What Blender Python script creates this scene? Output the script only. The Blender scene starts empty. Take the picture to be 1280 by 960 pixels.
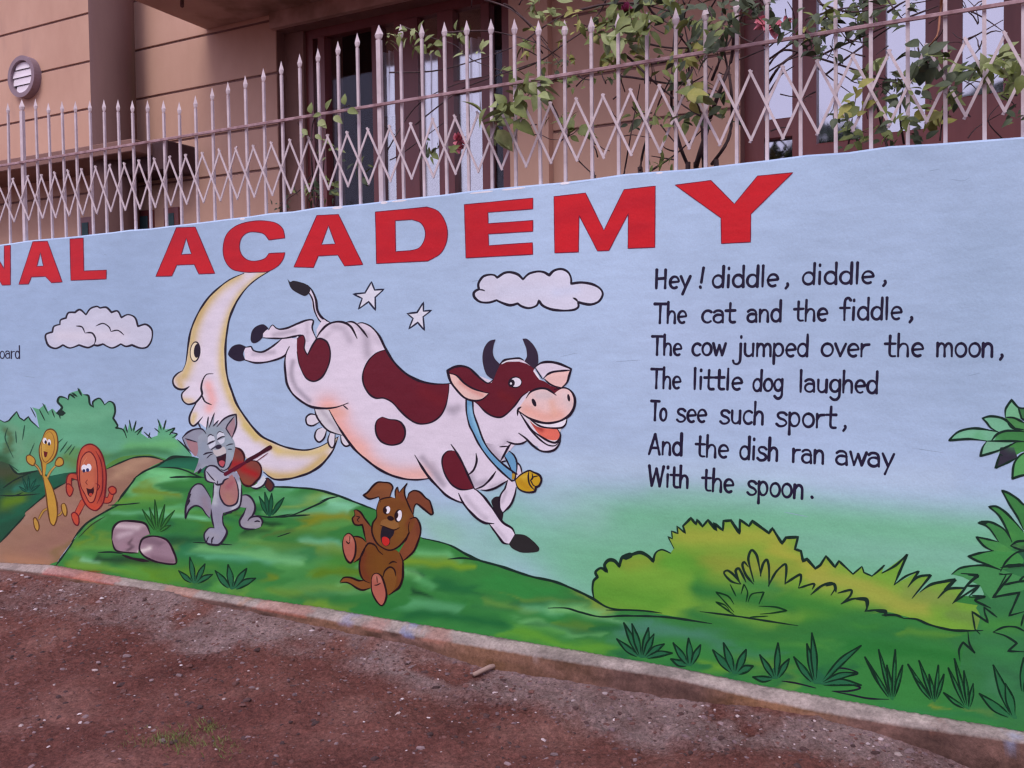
import bpy, math, random
import numpy as np
from mathutils import Vector, Matrix
from mathutils.geometry import delaunay_2d_cdt

# ------------------------------------------------------------------ scene, camera, world, sun, exposure
SC = bpy.context.scene
COL = SC.collection
FPX = 1150.0; CAMH = 1.5; PITCH = math.radians(2.1); ROLL = math.radians(0.7)
_R = np.array([1, 0, 0.]); _F = np.array([0, math.cos(PITCH), -math.sin(PITCH)]); _U = np.array([0, math.sin(PITCH), math.cos(PITCH)])
U2 = _U*math.cos(ROLL)+_R*math.sin(ROLL); R2 = _R*math.cos(ROLL)-_U*math.sin(ROLL)
camd = bpy.data.cameras.new('camera'); cam = bpy.data.objects.new('camera', camd); COL.objects.link(cam)
camd.sensor_width = 36; camd.lens = FPX/1280*36; camd.clip_start = 0.05; camd.clip_end = 3000
cam.matrix_world = Matrix(((R2[0], U2[0], -_F[0], 0), (R2[1], U2[1], -_F[1], 0), (R2[2], U2[2], -_F[2], CAMH), (0, 0, 0, 1)))
camd.dof.use_dof = True; camd.dof.focus_distance = 4.1; camd.dof.aperture_fstop = 32
SC.camera = cam
SC.render.engine = 'CYCLES'
SC.cycles.pixel_filter_type = 'BLACKMAN_HARRIS'; SC.cycles.filter_width = 1.35
SC.view_settings.view_transform = 'Standard'; SC.view_settings.look = 'None'
SC.view_settings.gamma = 1; SC.view_settings.exposure = 0.95

W = bpy.data.worlds.new('World'); SC.world = W; W.use_nodes = True
wn = W.node_tree; bg = wn.nodes['Background']
sky = wn.nodes.new('ShaderNodeTexSky'); sky.sky_type = 'NISHITA'; sky.sun_disc = False
SUN_EL, SUN_ROT = math.radians(52), math.radians(205)
sky.sun_elevation = SUN_EL; sky.sun_rotation = SUN_ROT; sky.air_density = 1; sky.dust_density = 4
mx = wn.nodes.new('ShaderNodeMix'); mx.data_type = 'RGBA'; mx.inputs[0].default_value = 0.8
wn.links.new(sky.outputs[0], mx.inputs[6]); mx.inputs[7].default_value = (4.5, 3.95, 6.0, 1)   # thick cloud veil
wn.links.new(mx.outputs[2], bg.inputs[0]); bg.inputs[1].default_value = 0.12
sl = bpy.data.lights.new('sun', 'SUN'); sl.energy = 0.7; sl.angle = math.radians(25); sl.color = (1, .93, .9)
so = bpy.data.objects.new('sun', sl); COL.objects.link(so)
# direction towards the sun; Nishita rotation 0 = +Y, clockwise seen from above
sd = Vector((math.sin(SUN_ROT)*math.cos(SUN_EL), math.cos(SUN_ROT)*math.cos(SUN_EL), math.sin(SUN_EL)))
so.rotation_euler = sd.to_track_quat('Z', 'Y').to_euler()

# ------------------------------------------------------------------ geometry of the place
WD = np.array([0.88945568, -0.45702144, 0.]); WN = np.array([-0.45702144, -0.88945568, 0.])   # along the wall, out of the wall
P0 = np.array([1.81850797, 3.24666214, 0.])                                                    # u = 0 at ground level
CP = np.array([0, 0, CAMH])
def wpt(u, off, z):                    # wall frame (metres along, metres in front of the face, height) -> world
    return P0+WD*u+WN*off+np.array([0, 0, z])
def hits(xy, off=0.):                  # points of the survey (photo pixels) -> (u, z) on the plane `off` in front of the wall
    xy = np.asarray(xy, float).reshape(-1, 2)
    q = np.outer((xy[:, 0]-640)/FPX, R2)+np.outer((480-xy[:, 1])/FPX, U2)+_F
    t = ((P0-CP)@WN+off)/(q@WN)
    X = CP+q*t[:, None]
    return np.stack([(X-P0)@WD, X[:, 2]], 1)
def pix(u, z, off=0.):
    X = P0+np.outer(u, WD)+WN*off; X[:, 2] += z
    d = X-CP; k = d@_F
    return np.stack([640+FPX*(d@R2)/k, 480-FPX*(d@U2)/k], 1)
def hit1(x, y, off=0.):
    r = hits([(x, y)], off)[0]; return float(r[0]), float(r[1])

# ------------------------------------------------------------------ helpers
rnd = random.Random(7)
def lin(c):
    c = np.asarray(c, float)/255
    return np.where(c <= .04045, c/12.92, ((c+.055)/1.055)**2.4)
def setp(o, **k):
    for a, v in k.items(): o[a] = v
    return o
def empty(name, loc=(0, 0, 0), **k):
    o = bpy.data.objects.new(name, None); o.empty_display_size = .1; COL.objects.link(o); o.location = loc
    return setp(o, **k)
def link(name, me, parent=None, **k):
    o = bpy.data.objects.new(name, me); COL.objects.link(o)
    if parent is not None:
        o.parent = parent
        if parent.parent is None: o.matrix_parent_inverse = Matrix.Translation(parent.location).inverted()
    return setp(o, **k)
def mesh(name, V, Fc, mat, smooth=False, cols=None):
    me = bpy.data.meshes.new(name); me.from_pydata([tuple(map(float, v)) for v in V], [], [tuple(map(int, f)) for f in Fc])
    if mat: me.materials.append(mat)
    if smooth: me.polygons.foreach_set('use_smooth', [True]*len(me.polygons))
    if cols is not None:
        a = me.color_attributes.new('paint', 'FLOAT_COLOR', 'POINT')
        c = np.ones((len(V), 4)); c[:, :3] = cols; a.data.foreach_set('color', c.ravel())
    me.update(); return me
class MB:
    def __init__(s): s.V = []; s.F = []
    def add(s, V, Fc):
        n = len(s.V); s.V += [tuple(v) for v in V]; s.F += [tuple(i+n for i in f) for f in Fc]
    def box(s, u0, u1, o0, o1, z0, z1, ch=0.0):          # in the wall frame, optional chamfer
        if ch <= 0:
            c = [wpt(u, o, z) for z in (z0, z1) for (u, o) in ((u0, o0), (u1, o0), (u1, o1), (u0, o1))]
            s.add(c, [(0, 1, 2, 3), (7, 6, 5, 4), (0, 4, 5, 1), (1, 5, 6, 2), (2, 6, 7, 3), (3, 7, 4, 0)])
        else:
            V = []; 
            for z, k in ((z0, ch), (z0+ch, 0), (z1-ch, 0), (z1, ch)):
                V += [wpt(u, o, z) for (u, o) in ((u0+k, o0+k), (u1-k, o0+k), (u1-k, o1-k), (u0+k, o1-k))]
            Fc = [(0, 1, 2, 3), (15, 14, 13, 12)]
            for r in range(3):
                for i in range(4):
                    j = (i+1) % 4; Fc.append((r*4+i, (r+1)*4+i, (r+1)*4+j, r*4+j))
            s.add(V, Fc)
    def tube(s, pts, rad, n=6, cap=True):
        pts = [Vector(p) for p in pts]
        rad = rad if hasattr(rad, '__len__') else [rad]*len(pts)
        V = []; Fc = []; up = Vector((.3, .2, 1)).normalized()
        for i, p in enumerate(pts):
            t = (pts[min(i+1, len(pts)-1)]-pts[max(i-1, 0)]).normalized()
            a = t.cross(up)
            if a.length < 1e-3: a = t.cross(Vector((1, 0, 0)))
            a.normalize(); b = t.cross(a)
            for k in range(n):
                th = 2*math.pi*k/n; V.append(p+(a*math.cos(th)+b*math.sin(th))*rad[i])
        for i in range(len(pts)-1):
            for k in range(n):
                k2 = (k+1) % n; Fc.append((i*n+k, i*n+k2, (i+1)*n+k2, (i+1)*n+k))
        if cap: Fc.append(tuple(range(n))[::-1]); Fc.append(tuple((len(pts)-1)*n+k for k in range(n)))
        s.add(V, Fc)
    def build(s, name, mat, parent=None, smooth=False, **k):
        return link(name, mesh(name, s.V, s.F, mat, smooth), parent, **k)

def material(name, c1, c2, scale=8, rough=.8, bump=.2, bscale=60, detail=6, spec=.3, metal=0, stain=None, stretch=(1, 1, 1), bdist=.01):
    m = bpy.data.materials.new(name); m.use_nodes = True; t = m.node_tree; N = t.nodes; b = N['Principled BSDF']
    b.inputs['Roughness'].default_value = rough; b.inputs['Specular IOR Level'].default_value = spec; b.inputs['Metallic'].default_value = metal
    g = N.new('ShaderNodeNewGeometry'); mp = N.new('ShaderNodeMapping'); mp.inputs['Scale'].default_value = stretch
    t.links.new(g.outputs['Position'], mp.inputs[0])
    n = N.new('ShaderNodeTexNoise'); n.inputs['Scale'].default_value = scale; n.inputs['Detail'].default_value = detail
    n.inputs['Roughness'].default_value = .62
    t.links.new(mp.outputs[0], n.inputs['Vector'])
    r = N.new('ShaderNodeValToRGB'); r.color_ramp.elements[0].position = .32; r.color_ramp.elements[1].position = .68
    r.color_ramp.elements[0].color = (*c1, 1); r.color_ramp.elements[1].color = (*c2, 1)
    t.links.new(n.outputs[0], r.inputs[0]); out = r.outputs[0]
    if stain:
        n3 = N.new('ShaderNodeTexNoise'); n3.inputs['Scale'].default_value = stain[1]; n3.inputs['Detail'].default_value = 8
        t.links.new(mp.outputs[0], n3.inputs['Vector'])
        r3 = N.new('ShaderNodeValToRGB'); r3.color_ramp.elements[0].position = stain[2]; r3.color_ramp.elements[1].position = stain[2]+.12
        t.links.new(n3.outputs[0], r3.inputs[0])
        mm = N.new('ShaderNodeMix'); mm.data_type = 'RGBA'; t.links.new(r3.outputs[0], mm.inputs[0]); t.links.new(out, mm.inputs[6])
        mm.inputs[7].default_value = (*stain[0], 1); out = mm.outputs[2]
    t.links.new(out, b.inputs['Base Color'])
    if bump > 0:
        n2 = N.new('ShaderNodeTexNoise'); n2.inputs['Scale'].default_value = bscale; n2.inputs['Detail'].default_value = 5
        t.links.new(mp.outputs[0], n2.inputs['Vector'])
        bp = N.new('ShaderNodeBump'); bp.inputs['Strength'].default_value = bump; bp.inputs['Distance'].default_value = bdist
        t.links.new(n2.outputs[0], bp.inputs['Height']); t.links.new(bp.outputs[0], b.inputs['Normal'])
    return m

def paint_material():
    m = bpy.data.materials.new('wall_paint'); m.use_nodes = True; t = m.node_tree; N = t.nodes; b = N['Principled BSDF']
    b.inputs['Roughness'].default_value = .5; b.inputs['Specular IOR Level'].default_value = .25
    a = N.new('ShaderNodeAttribute'); a.attribute_name = 'paint'
    g = N.new('ShaderNodeNewGeometry')
    def noise(sc, det, st=(1, 1, 1)):
        mp = N.new('ShaderNodeMapping'); mp.inputs['Scale'].default_value = st; t.links.new(g.outputs['Position'], mp.inputs[0])
        n = N.new('ShaderNodeTexNoise'); n.inputs['Scale'].default_value = sc; n.inputs['Detail'].default_value = det
        t.links.new(mp.outputs[0], n.inputs['Vector']); return n.outputs[0]
    def rng(s, lo, hi):
        r = N.new('ShaderNodeMapRange'); r.inputs[1].default_value = .3; r.inputs[2].default_value = .7
        r.inputs[3].default_value = lo; r.inputs[4].default_value = hi; t.links.new(s, r.inputs[0]); return r.outputs[0]
    def mul(x, y):
        q = N.new('ShaderNodeMath'); q.operation = 'MULTIPLY'; t.links.new(x, q.inputs[0]); t.links.new(y, q.inputs[1]); return q.outputs[0]
    k = mul(rng(noise(1.1, 4), .91, 1.08), rng(noise(7, 6, (1, 1, 4.5)), .95, 1.05))
    k = mul(k, rng(noise(160, 3), .955, 1.045))
    v = N.new('ShaderNodeVectorMath'); v.operation = 'SCALE'; t.links.new(a.outputs['Color'], v.inputs[0]); t.links.new(k, v.inputs['Scale'])
    t.links.new(v.outputs[0], b.inputs['Base Color'])
    bp = N.new('ShaderNodeBump'); bp.inputs['Strength'].default_value = .45; bp.inputs['Distance'].default_value = .005
    ad = N.new('ShaderNodeMath'); ad.operation = 'ADD'; t.links.new(noise(14, 5), ad.inputs[0])
    m2 = N.new('ShaderNodeMath'); m2.operation = 'MULTIPLY'; m2.inputs[1].default_value = .25; t.links.new(noise(90, 4), m2.inputs[0]); t.links.new(m2.outputs[0], ad.inputs[1])
    t.links.new(ad.outputs[0], bp.inputs['Height']); t.links.new(bp.outputs[0], b.inputs['Normal'])
    return m
M_PAINT = paint_material()

_NG = {}
def vnoise(x, y, seed=0):
    if seed not in _NG: _NG[seed] = np.random.RandomState(seed).rand(256, 256)
    g = _NG[seed]
    xi = np.floor(x).astype(int); yi = np.floor(y).astype(int); fx = x-xi; fy = y-yi; fx = fx*fx*(3-2*fx); fy = fy*fy*(3-2*fy)
    a = g[xi % 256, yi % 256]; b = g[(xi+1) % 256, yi % 256]; c = g[xi % 256, (yi+1) % 256]; d = g[(xi+1) % 256, (yi+1) % 256]
    return (a*(1-fx)+b*fx)*(1-fy)+(c*(1-fx)+d*fx)*fy-.5
# ------------------------------------------------------------------ mural drawing kit: paint lies on the wall as thin coats
KW = np.array([.80, .672, .86])        # what a white wall shows under this light (linear), to turn survey colours into pigment
KW = np.array(KWHITE) if 'KWHITE' in globals() else KW
def alb(c):
    l = lin(c); mxx = l.max(); s = 1-l.min()/max(mxx, 1e-4); f = 1-min(max((s-.5)/.25, 0), 1)*.30
    f = f*(1 if mxx > .12 else .8)                      # saturated pigments are deeper than the eye reads them off the picture
    l = l*f
    if LANDSCAPE[0]:
        y = min(max((l[0]/max(l[1], 1e-4)-.55)/.25, 0), 1) if l[1] > l[2]*1.3 else 0
        l = l*np.array([.92-.14*y, 1.0-.06*y, .98])
    return np.clip((l-.004)/KW, .004, .88)
LANDSCAPE = [False]
WARP = [0.0]
def P(zoom, s):                        # "x,y x,y! ..." in a survey enlargement (ox, oy, scale) -> pixels + corner flags; '!' = corner
    ox, oy, k = zoom; out = []; cor = []
    for w in s.split():
        c = w.endswith('!'); w = w.rstrip('!'); x, y = w.split(',')
        out.append((ox+float(x)/k, oy+float(y)/k)); cor.append(c)
    return np.array(out), cor
def curve(pts, cor, closed, step=2.0):
    n = len(pts); res = []
    segs = n if closed else n-1
    for i in range(segs):
        p1 = pts[i]; p2 = pts[(i+1) % n]
        p0 = pts[(i-1) % n] if (closed or i > 0) else p1
        p3 = pts[(i+2) % n] if (closed or i+2 < n) else p2
        if cor[i]: p0 = p1
        if cor[(i+1) % n]: p3 = p2
        L = np.linalg.norm(p2-p1); k = max(1, int(math.ceil(L/step)))
        if cor[i] and cor[(i+1) % n]: k = 1
        m1 = (p2-p0)*.5; m2 = (p3-p1)*.5
        # limit tangents so that unequal spacing does not overshoot
        for m in (m1, m2):
            l = np.linalg.norm(m)
            if l > L*1.0: m *= L*1.0/l
        for j in range(k):
            t = j/k; t2 = t*t; t3 = t2*t
            res.append((2*t3-3*t2+1)*p1+(t3-2*t2+t)*m1+(-2*t3+3*t2)*p2+(t3-t2)*m2)
    if not closed: res.append(pts[-1])
    return np.array(res)
def inside(px, poly):
    x, y = px[:, 0], px[:, 1]; r = np.zeros(len(px), bool); n = len(poly)
    for i in range(n):
        x1, y1 = poly[i]; x2, y2 = poly[i-1]
        c = ((y1 > y) != (y2 > y))
        if c.any():
            r ^= c & (x < (x2-x1)*(y-y1)/((y2-y1) if y2 != y1 else 1e-9)+x1)
    return r
def dist(px, path):
    d = np.full(len(px), 1e9)
    if len(path) == 1: return np.hypot(*(px-path[0]).T)
    for a, b in zip(path[:-1], path[1:]):
        ab = b-a; l2 = max(ab@ab, 1e-9); t = np.clip(((px-a)@ab)/l2, 0, 1)
        d = np.minimum(d, np.hypot(*(px-a-np.outer(t, ab)).T))
    return d
def wrp(px, k):
    x, y = px[:, 0], px[:, 1]
    dx = 60*vnoise(x/70, y/16, 31)+22*vnoise(x/22, y/6, 32)+8*vnoise(x/8, y/3, 35); dy = 10*vnoise(x/60, y/22, 33)+5*vnoise(x/16, y/8, 34)
    return px+np.stack([dx, dy], 1)*k
def shade(px, base, strokes):
    if WARP[0]: px = wrp(px, WARP[0])
    C = np.tile(alb(base), (len(px), 1))
    for (zoom, s, r, c, k) in strokes:
        pts, cor = P(zoom, s); path = curve(pts, cor, False, 12) if len(pts) > 1 else pts
        w = np.exp(-(dist(px, path)/r)**2)*k
        C = C*(1-w[:, None])+alb(c)*w[:, None]
    return C
LAY = .00007
def lift(px, lay):
    uz = hits(px); return [wpt(u, lay*LAY, z) for u, z in uz]
def fill(name, parent, zoom, s, col, lay, strokes=(), holes=(), grid=None, wob=0, **k):
    pts, cor = P(zoom, s); ring = curve(pts, cor, True, 2.0 if grid is None else max(2.0, grid*.8))
    rings = [ring]
    for h in holes:
        hp, hc = P(zoom, h); rings.append(curve(hp, hc, True, 2.0))
    V = np.concatenate(rings); E = []; b = 0
    for r in rings:
        E += [(b+i, b+(i+1) % len(r)) for i in range(len(r))]; b += len(r)
    if strokes:
        lo, hi = ring.min(0), ring.max(0); lo = np.maximum(lo, (-40, 0)); hi = np.minimum(hi, (1330, 960))
        g = grid or max(1.6, math.sqrt((hi-lo).prod()/6000))
        gx, gy = np.meshgrid(np.arange(lo[0]+g/2, hi[0], g), np.arange(lo[1]+g/2, hi[1], g)); G = np.stack([gx.ravel(), gy.ravel()], 1)
        m = inside(G, ring)
        for r in rings[1:]: m &= ~inside(G, r)
        G = G[m]; G = G[dist(G, np.vstack([ring, ring[:1]])) > g*.45]
        V = np.vstack([V, G])
    sc = 1.0
    r = delaunay_2d_cdt([Vector((float(x), float(y))) for x, y in V], E, [], 0, 1e-5)
    VV = np.array([tuple(v) for v in r[0]]); T = np.array([tuple(f) for f in r[2]])
    cen = VV[T].mean(1); m = inside(cen, rings[0])
    for q in rings[1:]: m &= ~inside(cen, q)
    T = T[m]
    a, b_, c = VV[T[:, 0]], VV[T[:, 1]], VV[T[:, 2]]
    ar = (b_[:, 0]-a[:, 0])*(c[:, 1]-a[:, 1])-(b_[:, 1]-a[:, 1])*(c[:, 0]-a[:, 0])
    T[ar > 0] = T[ar > 0][:, ::-1]
    used = np.unique(T); rem = -np.ones(len(VV), int); rem[used] = np.arange(len(used)); VV = VV[used]; T = rem[T]
    C = shade(VV, col, strokes) if strokes else np.tile(alb(col), (len(VV), 1))
    return link(name, mesh(name, lift(VV, lay), T, M_PAINT, cols=C), parent, **k)
INKW = [1.2]
class Ink:                             # a set of brush lines joined into one painted part
    def __init__(s, lay, col=(38, 30, 50)): s.lay = lay; s.col = col; s.V = []; s.F = []; s.C = []; s.n = 0; s.r = random.Random(3)
    def line(s, zoom, st, w=2.0, taper='b', closed=False, col=None, ends=.35, raw=None):
        if raw is not None: pts, cor = np.array(raw, float), [False]*len(raw)
        else: pts, cor = P(zoom, st)
        c = curve(pts, cor, closed, 1.8)
        if closed: c = np.vstack([c, c[:1]])
        c = c[np.concatenate([[True], np.hypot(*np.diff(c, axis=0).T) > .05])]
        if len(c) < 2: return s
        # resample corners: straight spans are cut too, so that the hand's pressure can vary
        out = [c[0]]
        for a, b in zip(c[:-1], c[1:]):
            k = max(1, int(np.linalg.norm(b-a)/2.5))
            for j in range(1, k+1): out.append(a+(b-a)*j/k)
        c = np.array(out); n = len(c)
        t = np.zeros_like(c); t[1:-1] = c[2:]-c[:-2]; t[0] = c[1]-c[0]; t[-1] = c[-1]-c[-2]
        if closed: t[0] = t[-1] = c[1]-c[-2]
        t /= np.maximum(np.hypot(*t.T), 1e-6)[:, None]; nn = np.stack([-t[:, 1], t[:, 0]], 1)
        L = np.concatenate([[0], np.cumsum(np.hypot(*np.diff(c, axis=0).T))]); f = L/L[-1]
        ph = s.r.uniform(0, 6); wd = w*INKW[0]*(1+.13*np.sin(L/9+ph)+.09*np.sin(L/3.7+2*ph))
        if not closed:
            if taper in 'bs': wd = wd*np.clip(ends+(1-ends)*f/.22, 0, 1)
            if taper in 'be': wd = wd*np.clip(ends+(1-ends)*(1-f)/.22, 0, 1)
        px = np.vstack([c+nn*wd[:, None]/2, c-nn*wd[:, None]/2])
        F_ = [(i, i+1, n+i+1, n+i) for i in range(n-1)]
        if not closed:                  # round ends
            for e, sg in ((0, -1), (n-1, 1)):
                base = len(px); ang = np.linspace(-1.2, 1.2, 5)
                px = np.vstack([px, [c[e]+(t[e]*sg*math.cos(a)+nn[e]*math.sin(a))*wd[e]/2 for a in ang]])
                idx = ([n+e]+[base+i for i in range(5)]+[e]); F_.append(tuple(idx if sg > 0 else idx[::-1]))
        lv = s.lay+s.n*.05; s.n += 1; b = len(s.V)
        s.V += lift(px, lv); s.F += [tuple(b+i for i in q) for q in F_]; s.C += [alb(col or s.col)]*len(px)
        return s
    def dot(s, zoom, x, y, rx, ry, rot=0, col=None):
        a = np.linspace(0, 2*math.pi, 20, endpoint=False); ca, sa = math.cos(rot), math.sin(rot)
        ox, oy, k = zoom; X = rx*np.cos(a); Y = ry*np.sin(a)
        px = np.stack([ox+(x+X*ca-Y*sa)/k, oy+(y+X*sa+Y*ca)/k], 1)
        s.n += 6; lv = s.lay+s.n*.05; b = len(s.V); s.V += lift(px, lv); s.F.append(tuple(range(b+19, b-1, -1))); s.C += [alb(col or s.col)]*20
        return s
    def poly(s, zoom, st, col=None):   # small flat dab
        pts, cor = P(zoom, st); c = curve(pts, cor, True, 2); n = len(c)
        A = .5*sum(c[i][0]*c[(i+1) % n][1]-c[(i+1) % n][0]*c[i][1] for i in range(n))
        if A > 0: c = c[::-1]
        s.n += 2; lv = s.lay+s.n*.05; b = len(s.V); s.V += lift(c, lv); s.F.append(tuple(range(b, b+n))); s.C += [alb(col or s.col)]*n
        return s
    def build(s, name, parent, **k):
        return link(name, mesh(name, s.V, s.F, M_PAINT, cols=np.array(s.C)), parent, **k)
Q0 = (0, 0, 1.)
# ------------------------------------------------------------------ ground
PL = [(0, 703), (66, 706), (122, 716), (280, 742), (400, 759), (620, 796), (840, 833), (950, 856), (1137, 890), (1280, 914)]      # foot of the paint
PM = [(0, 711), (78, 719), (122, 727), (266, 750), (400, 773), (517, 795), (689, 824), (840, 848), (935, 871), (1025, 890), (1137, 909), (1280, 929)]   # lip of the plinth
PG = [(0, 713), (78, 724), (200, 739), (266, 754), (400, 784), (517, 806), (613, 836), (692, 847), (840, 871), (935, 881), (1021, 896), (1100, 917), (1175, 943), (1280, 986)]   # soil line
def prof(px, off):
    h = hits(px, off); return lambda u: np.interp(u, h[:, 0], h[:, 1])
zP = prof(PL, 0); zM = prof(PM, .085); zG = prof(PG, .10)
def gh(u, v):                          # ground height at u along the wall, v in front of its face
    u = np.asarray(u, float); v = np.asarray(v, float)
    k = np.exp(-np.clip(v-.1, 0, None)/.45)
    h = (zG(u)-.0)*k
    near = np.clip(1-np.abs(v)/8, 0, 1)
    h = h+near*(.05*vnoise(u*1.1, v*1.1, 1)+.034*vnoise(u*4, v*4, 2)+.022*vnoise(u*13, v*13, 3)+.017*vnoise(u*36, v*36, 4)+.011*vnoise(u*80, v*80, 5))*np.clip((v-.06)*5, .35, 1)
    return h
def build_ground():
    us = np.concatenate([-9-np.geomspace(1, 900, 14)[::-1], np.arange(-9, -6.5, .05), np.arange(-6.5, .9, .0135), np.arange(.9, 2.5, .05), 2.5+np.geomspace(1, 900, 14)])
    vs = np.concatenate([-2.2-np.geomspace(1, 900, 12)[::-1], np.arange(-2.2, .06, .3), np.arange(.06, 2.3, .0135), np.arange(2.3, 4.5, .06), 4.5+np.geomspace(1, 900, 14)])
    Ug, Vg = np.meshgrid(us, vs, indexing='ij'); Z = gh(Ug, Vg)
    X = P0[None, None]+Ug[..., None]*WD+Vg[..., None]*WN; X[..., 2] = Z
    n, m = Ug.shape; me = bpy.data.meshes.new('ground')
    me.vertices.add(n*m); me.vertices.foreach_set('co', X.reshape(-1))
    I = np.arange(n*m).reshape(n, m); Q = np.stack([I[:-1, :-1], I[:-1, 1:], I[1:, 1:], I[1:, :-1]], -1).reshape(-1, 4)
    me.loops.add(Q.size); me.loops.foreach_set('vertex_index', Q.ravel()); me.polygons.add(len(Q))
    me.polygons.foreach_set('loop_start', np.arange(0, Q.size, 4)); me.update(calc_edges=True)
    me.polygons.foreach_set('use_smooth', np.ones(len(Q), bool))
    # laterite earth, cement spill along the wall
    g = Vg-.1; q = .9*np.clip(1.0-(g-(.01+.30*(vnoise(Ug*1.7, Vg*2.5, 9)+.42)))/.30, 0, 1)*np.clip(.55+1.3*vnoise(Ug*3.1, Vg*5, 41)+.8*vnoise(Ug*12, Vg*12, 11), 0, 1)
    spots = [(760, 912, .10, .7), (425, 806, .13, .7), (800, 885, .16, .8), (60, 745, .2, .3), (1100, 945, .18, .8), (560, 830, .16, .7)]
    for x, y, r, k in spots:
        # where on the ground (z = 0) this patch lies
        d = R2*(x-640)/FPX+U2*(480-y)/FPX+_F; t = -CAMH/d[2]; p = CP+d*t-P0; pu, pv = p@WD, p@WN
        rr = np.hypot(Ug-pu, (Vg-pv)*1.3)*(1+.7*vnoise(Ug*9, Vg*9, 12)); q = np.maximum(q, np.clip(1.3-rr/r, 0, 1)*k)
    q *= np.clip((Ug+5.6)/1.8, .45, 1)
    a = me.color_attributes.new('cement', 'FLOAT_COLOR', 'POINT'); c = np.ones((n*m, 4)); c[:, :3] = q.reshape(-1, 1); a.data.foreach_set('color', c.ravel())
    m_ = bpy.data.materials.new('laterite_earth'); m_.use_nodes = True; t = m_.node_tree; N = t.nodes; b = N['Principled BSDF']; b.inputs['Roughness'].default_value = .95; b.inputs['Specular IOR Level'].default_value = .15
    ge = N.new('ShaderNodeNewGeometry')
    def noi(s, d, r=.6):
        x = N.new('ShaderNodeTexNoise'); x.inputs['Scale'].default_value = s; x.inputs['Detail'].default_value = d; x.inputs['Roughness'].default_value = r; t.links.new(ge.outputs['Position'], x.inputs['Vector']); return x.outputs[0]
    def ramp(s, *st):
        r = N.new('ShaderNodeValToRGB'); e = r.color_ramp.elements
        while len(e) < len(st): e.new(.5)
        for k, (p, cc) in enumerate(st): e[k].position = p; e[k].color = (*cc, 1)
        t.links.new(s, r.inputs[0]); return r.outputs[0]
    def mixc(f, x, y, bl='MIX'):
        q_ = N.new('ShaderNodeMix'); q_.data_type = 'RGBA'; q_.blend_type = bl
        if isinstance(f, float): q_.inputs[0].default_value = f
        else: t.links.new(f, q_.inputs[0])
        t.links.new(x, q_.inputs[6]); t.links.new(y, q_.inputs[7]); return q_.outputs[2]
    earth = ramp(noi(2.2, 8), (.3, EARTH[0]), (.5, EARTH[1]), (.7, EARTH[2]))
    grain = ramp(noi(60, 8, .8), (.34, (.42, .38, .38)), (.5, (.95, .95, .95)), (.68, (1.7, 1.6, 1.55)))
    earth = mixc(1.0, earth, grain, 'MULTIPLY')
    cem = mixc(1.0, ramp(noi(6, 8), (.35, CEM[0]), (.65, CEM[1])), grain, 'MULTIPLY')
    at = N.new('ShaderNodeAttribute'); at.attribute_name = 'cement'
    ad = N.new('ShaderNodeMath'); ad.operation = 'MULTIPLY_ADD'; t.links.new(noi(30, 9, .8), ad.inputs[0]); ad.inputs[1].default_value = .9; t.links.new(at.outputs['Fac'], ad.inputs[2])
    f = ramp(ad.outputs[0], (.52, (0, 0, 0)), (1.25, (.9, .9, .9)))
    t.links.new(mixc(f, earth, cem), b.inputs['Base Color'])
    bp = N.new('ShaderNodeBump'); bp.inputs['Strength'].default_value = .9; bp.inputs['Distance'].default_value = .013
    t.links.new(noi(90, 8, .8), bp.inputs['Height']); t.links.new(bp.outputs[0], b.inputs['Normal'])
    me.materials.append(m_); link('ground', me, kind='structure')

EARTH = ((.112, .041, .033), (.165, .066, .052), (.235, .115, .092)); CEM = ((.19, .125, .115), (.31, .225, .212))
build_ground()

# ------------------------------------------------------------------ house behind the wall (face 2 m behind the mural)
HO = -2.0                              # house face
M_PEACH = material('peach_plaster', (.51, .305, .215), (.61, .385, .275), scale=1.6, rough=.8, bump=.25, bscale=120, stain=((.32, .20, .17), 1.1, .62), stretch=(1, 1, .45), bdist=.003)
M_GROOVE = material('groove_mortar', (.20, .11, .09), (.27, .15, .12), bump=0)
M_TAUPE = material('column_plaster', (.115, .060, .052), (.155, .085, .072), scale=2, bump=.3, bscale=90, stain=((.10, .075, .055), 2.5, .55), stretch=(1, 1, .3), bdist=.003)
M_SOFFIT = material('soffit_plaster', (.44, .27, .21), (.55, .36, .28), scale=2.4, bump=.3, bscale=50, stain=((.26, .16, .11), 1.8, .55), bdist=.004)
M_FRAME = material('varnished_window_wood', (.150, .036, .034), (.22, .060, .052), scale=6, rough=.35, bump=.1, bscale=40, stretch=(1, 1, .1), spec=.5)
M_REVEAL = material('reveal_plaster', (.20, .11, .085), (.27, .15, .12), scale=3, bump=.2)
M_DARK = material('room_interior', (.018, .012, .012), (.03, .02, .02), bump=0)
M_CURT = material('curtain_cloth', (.70, .68, .74), (.84, .82, .86), scale=5, rough=.9, bump=.1, bscale=30)
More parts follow.
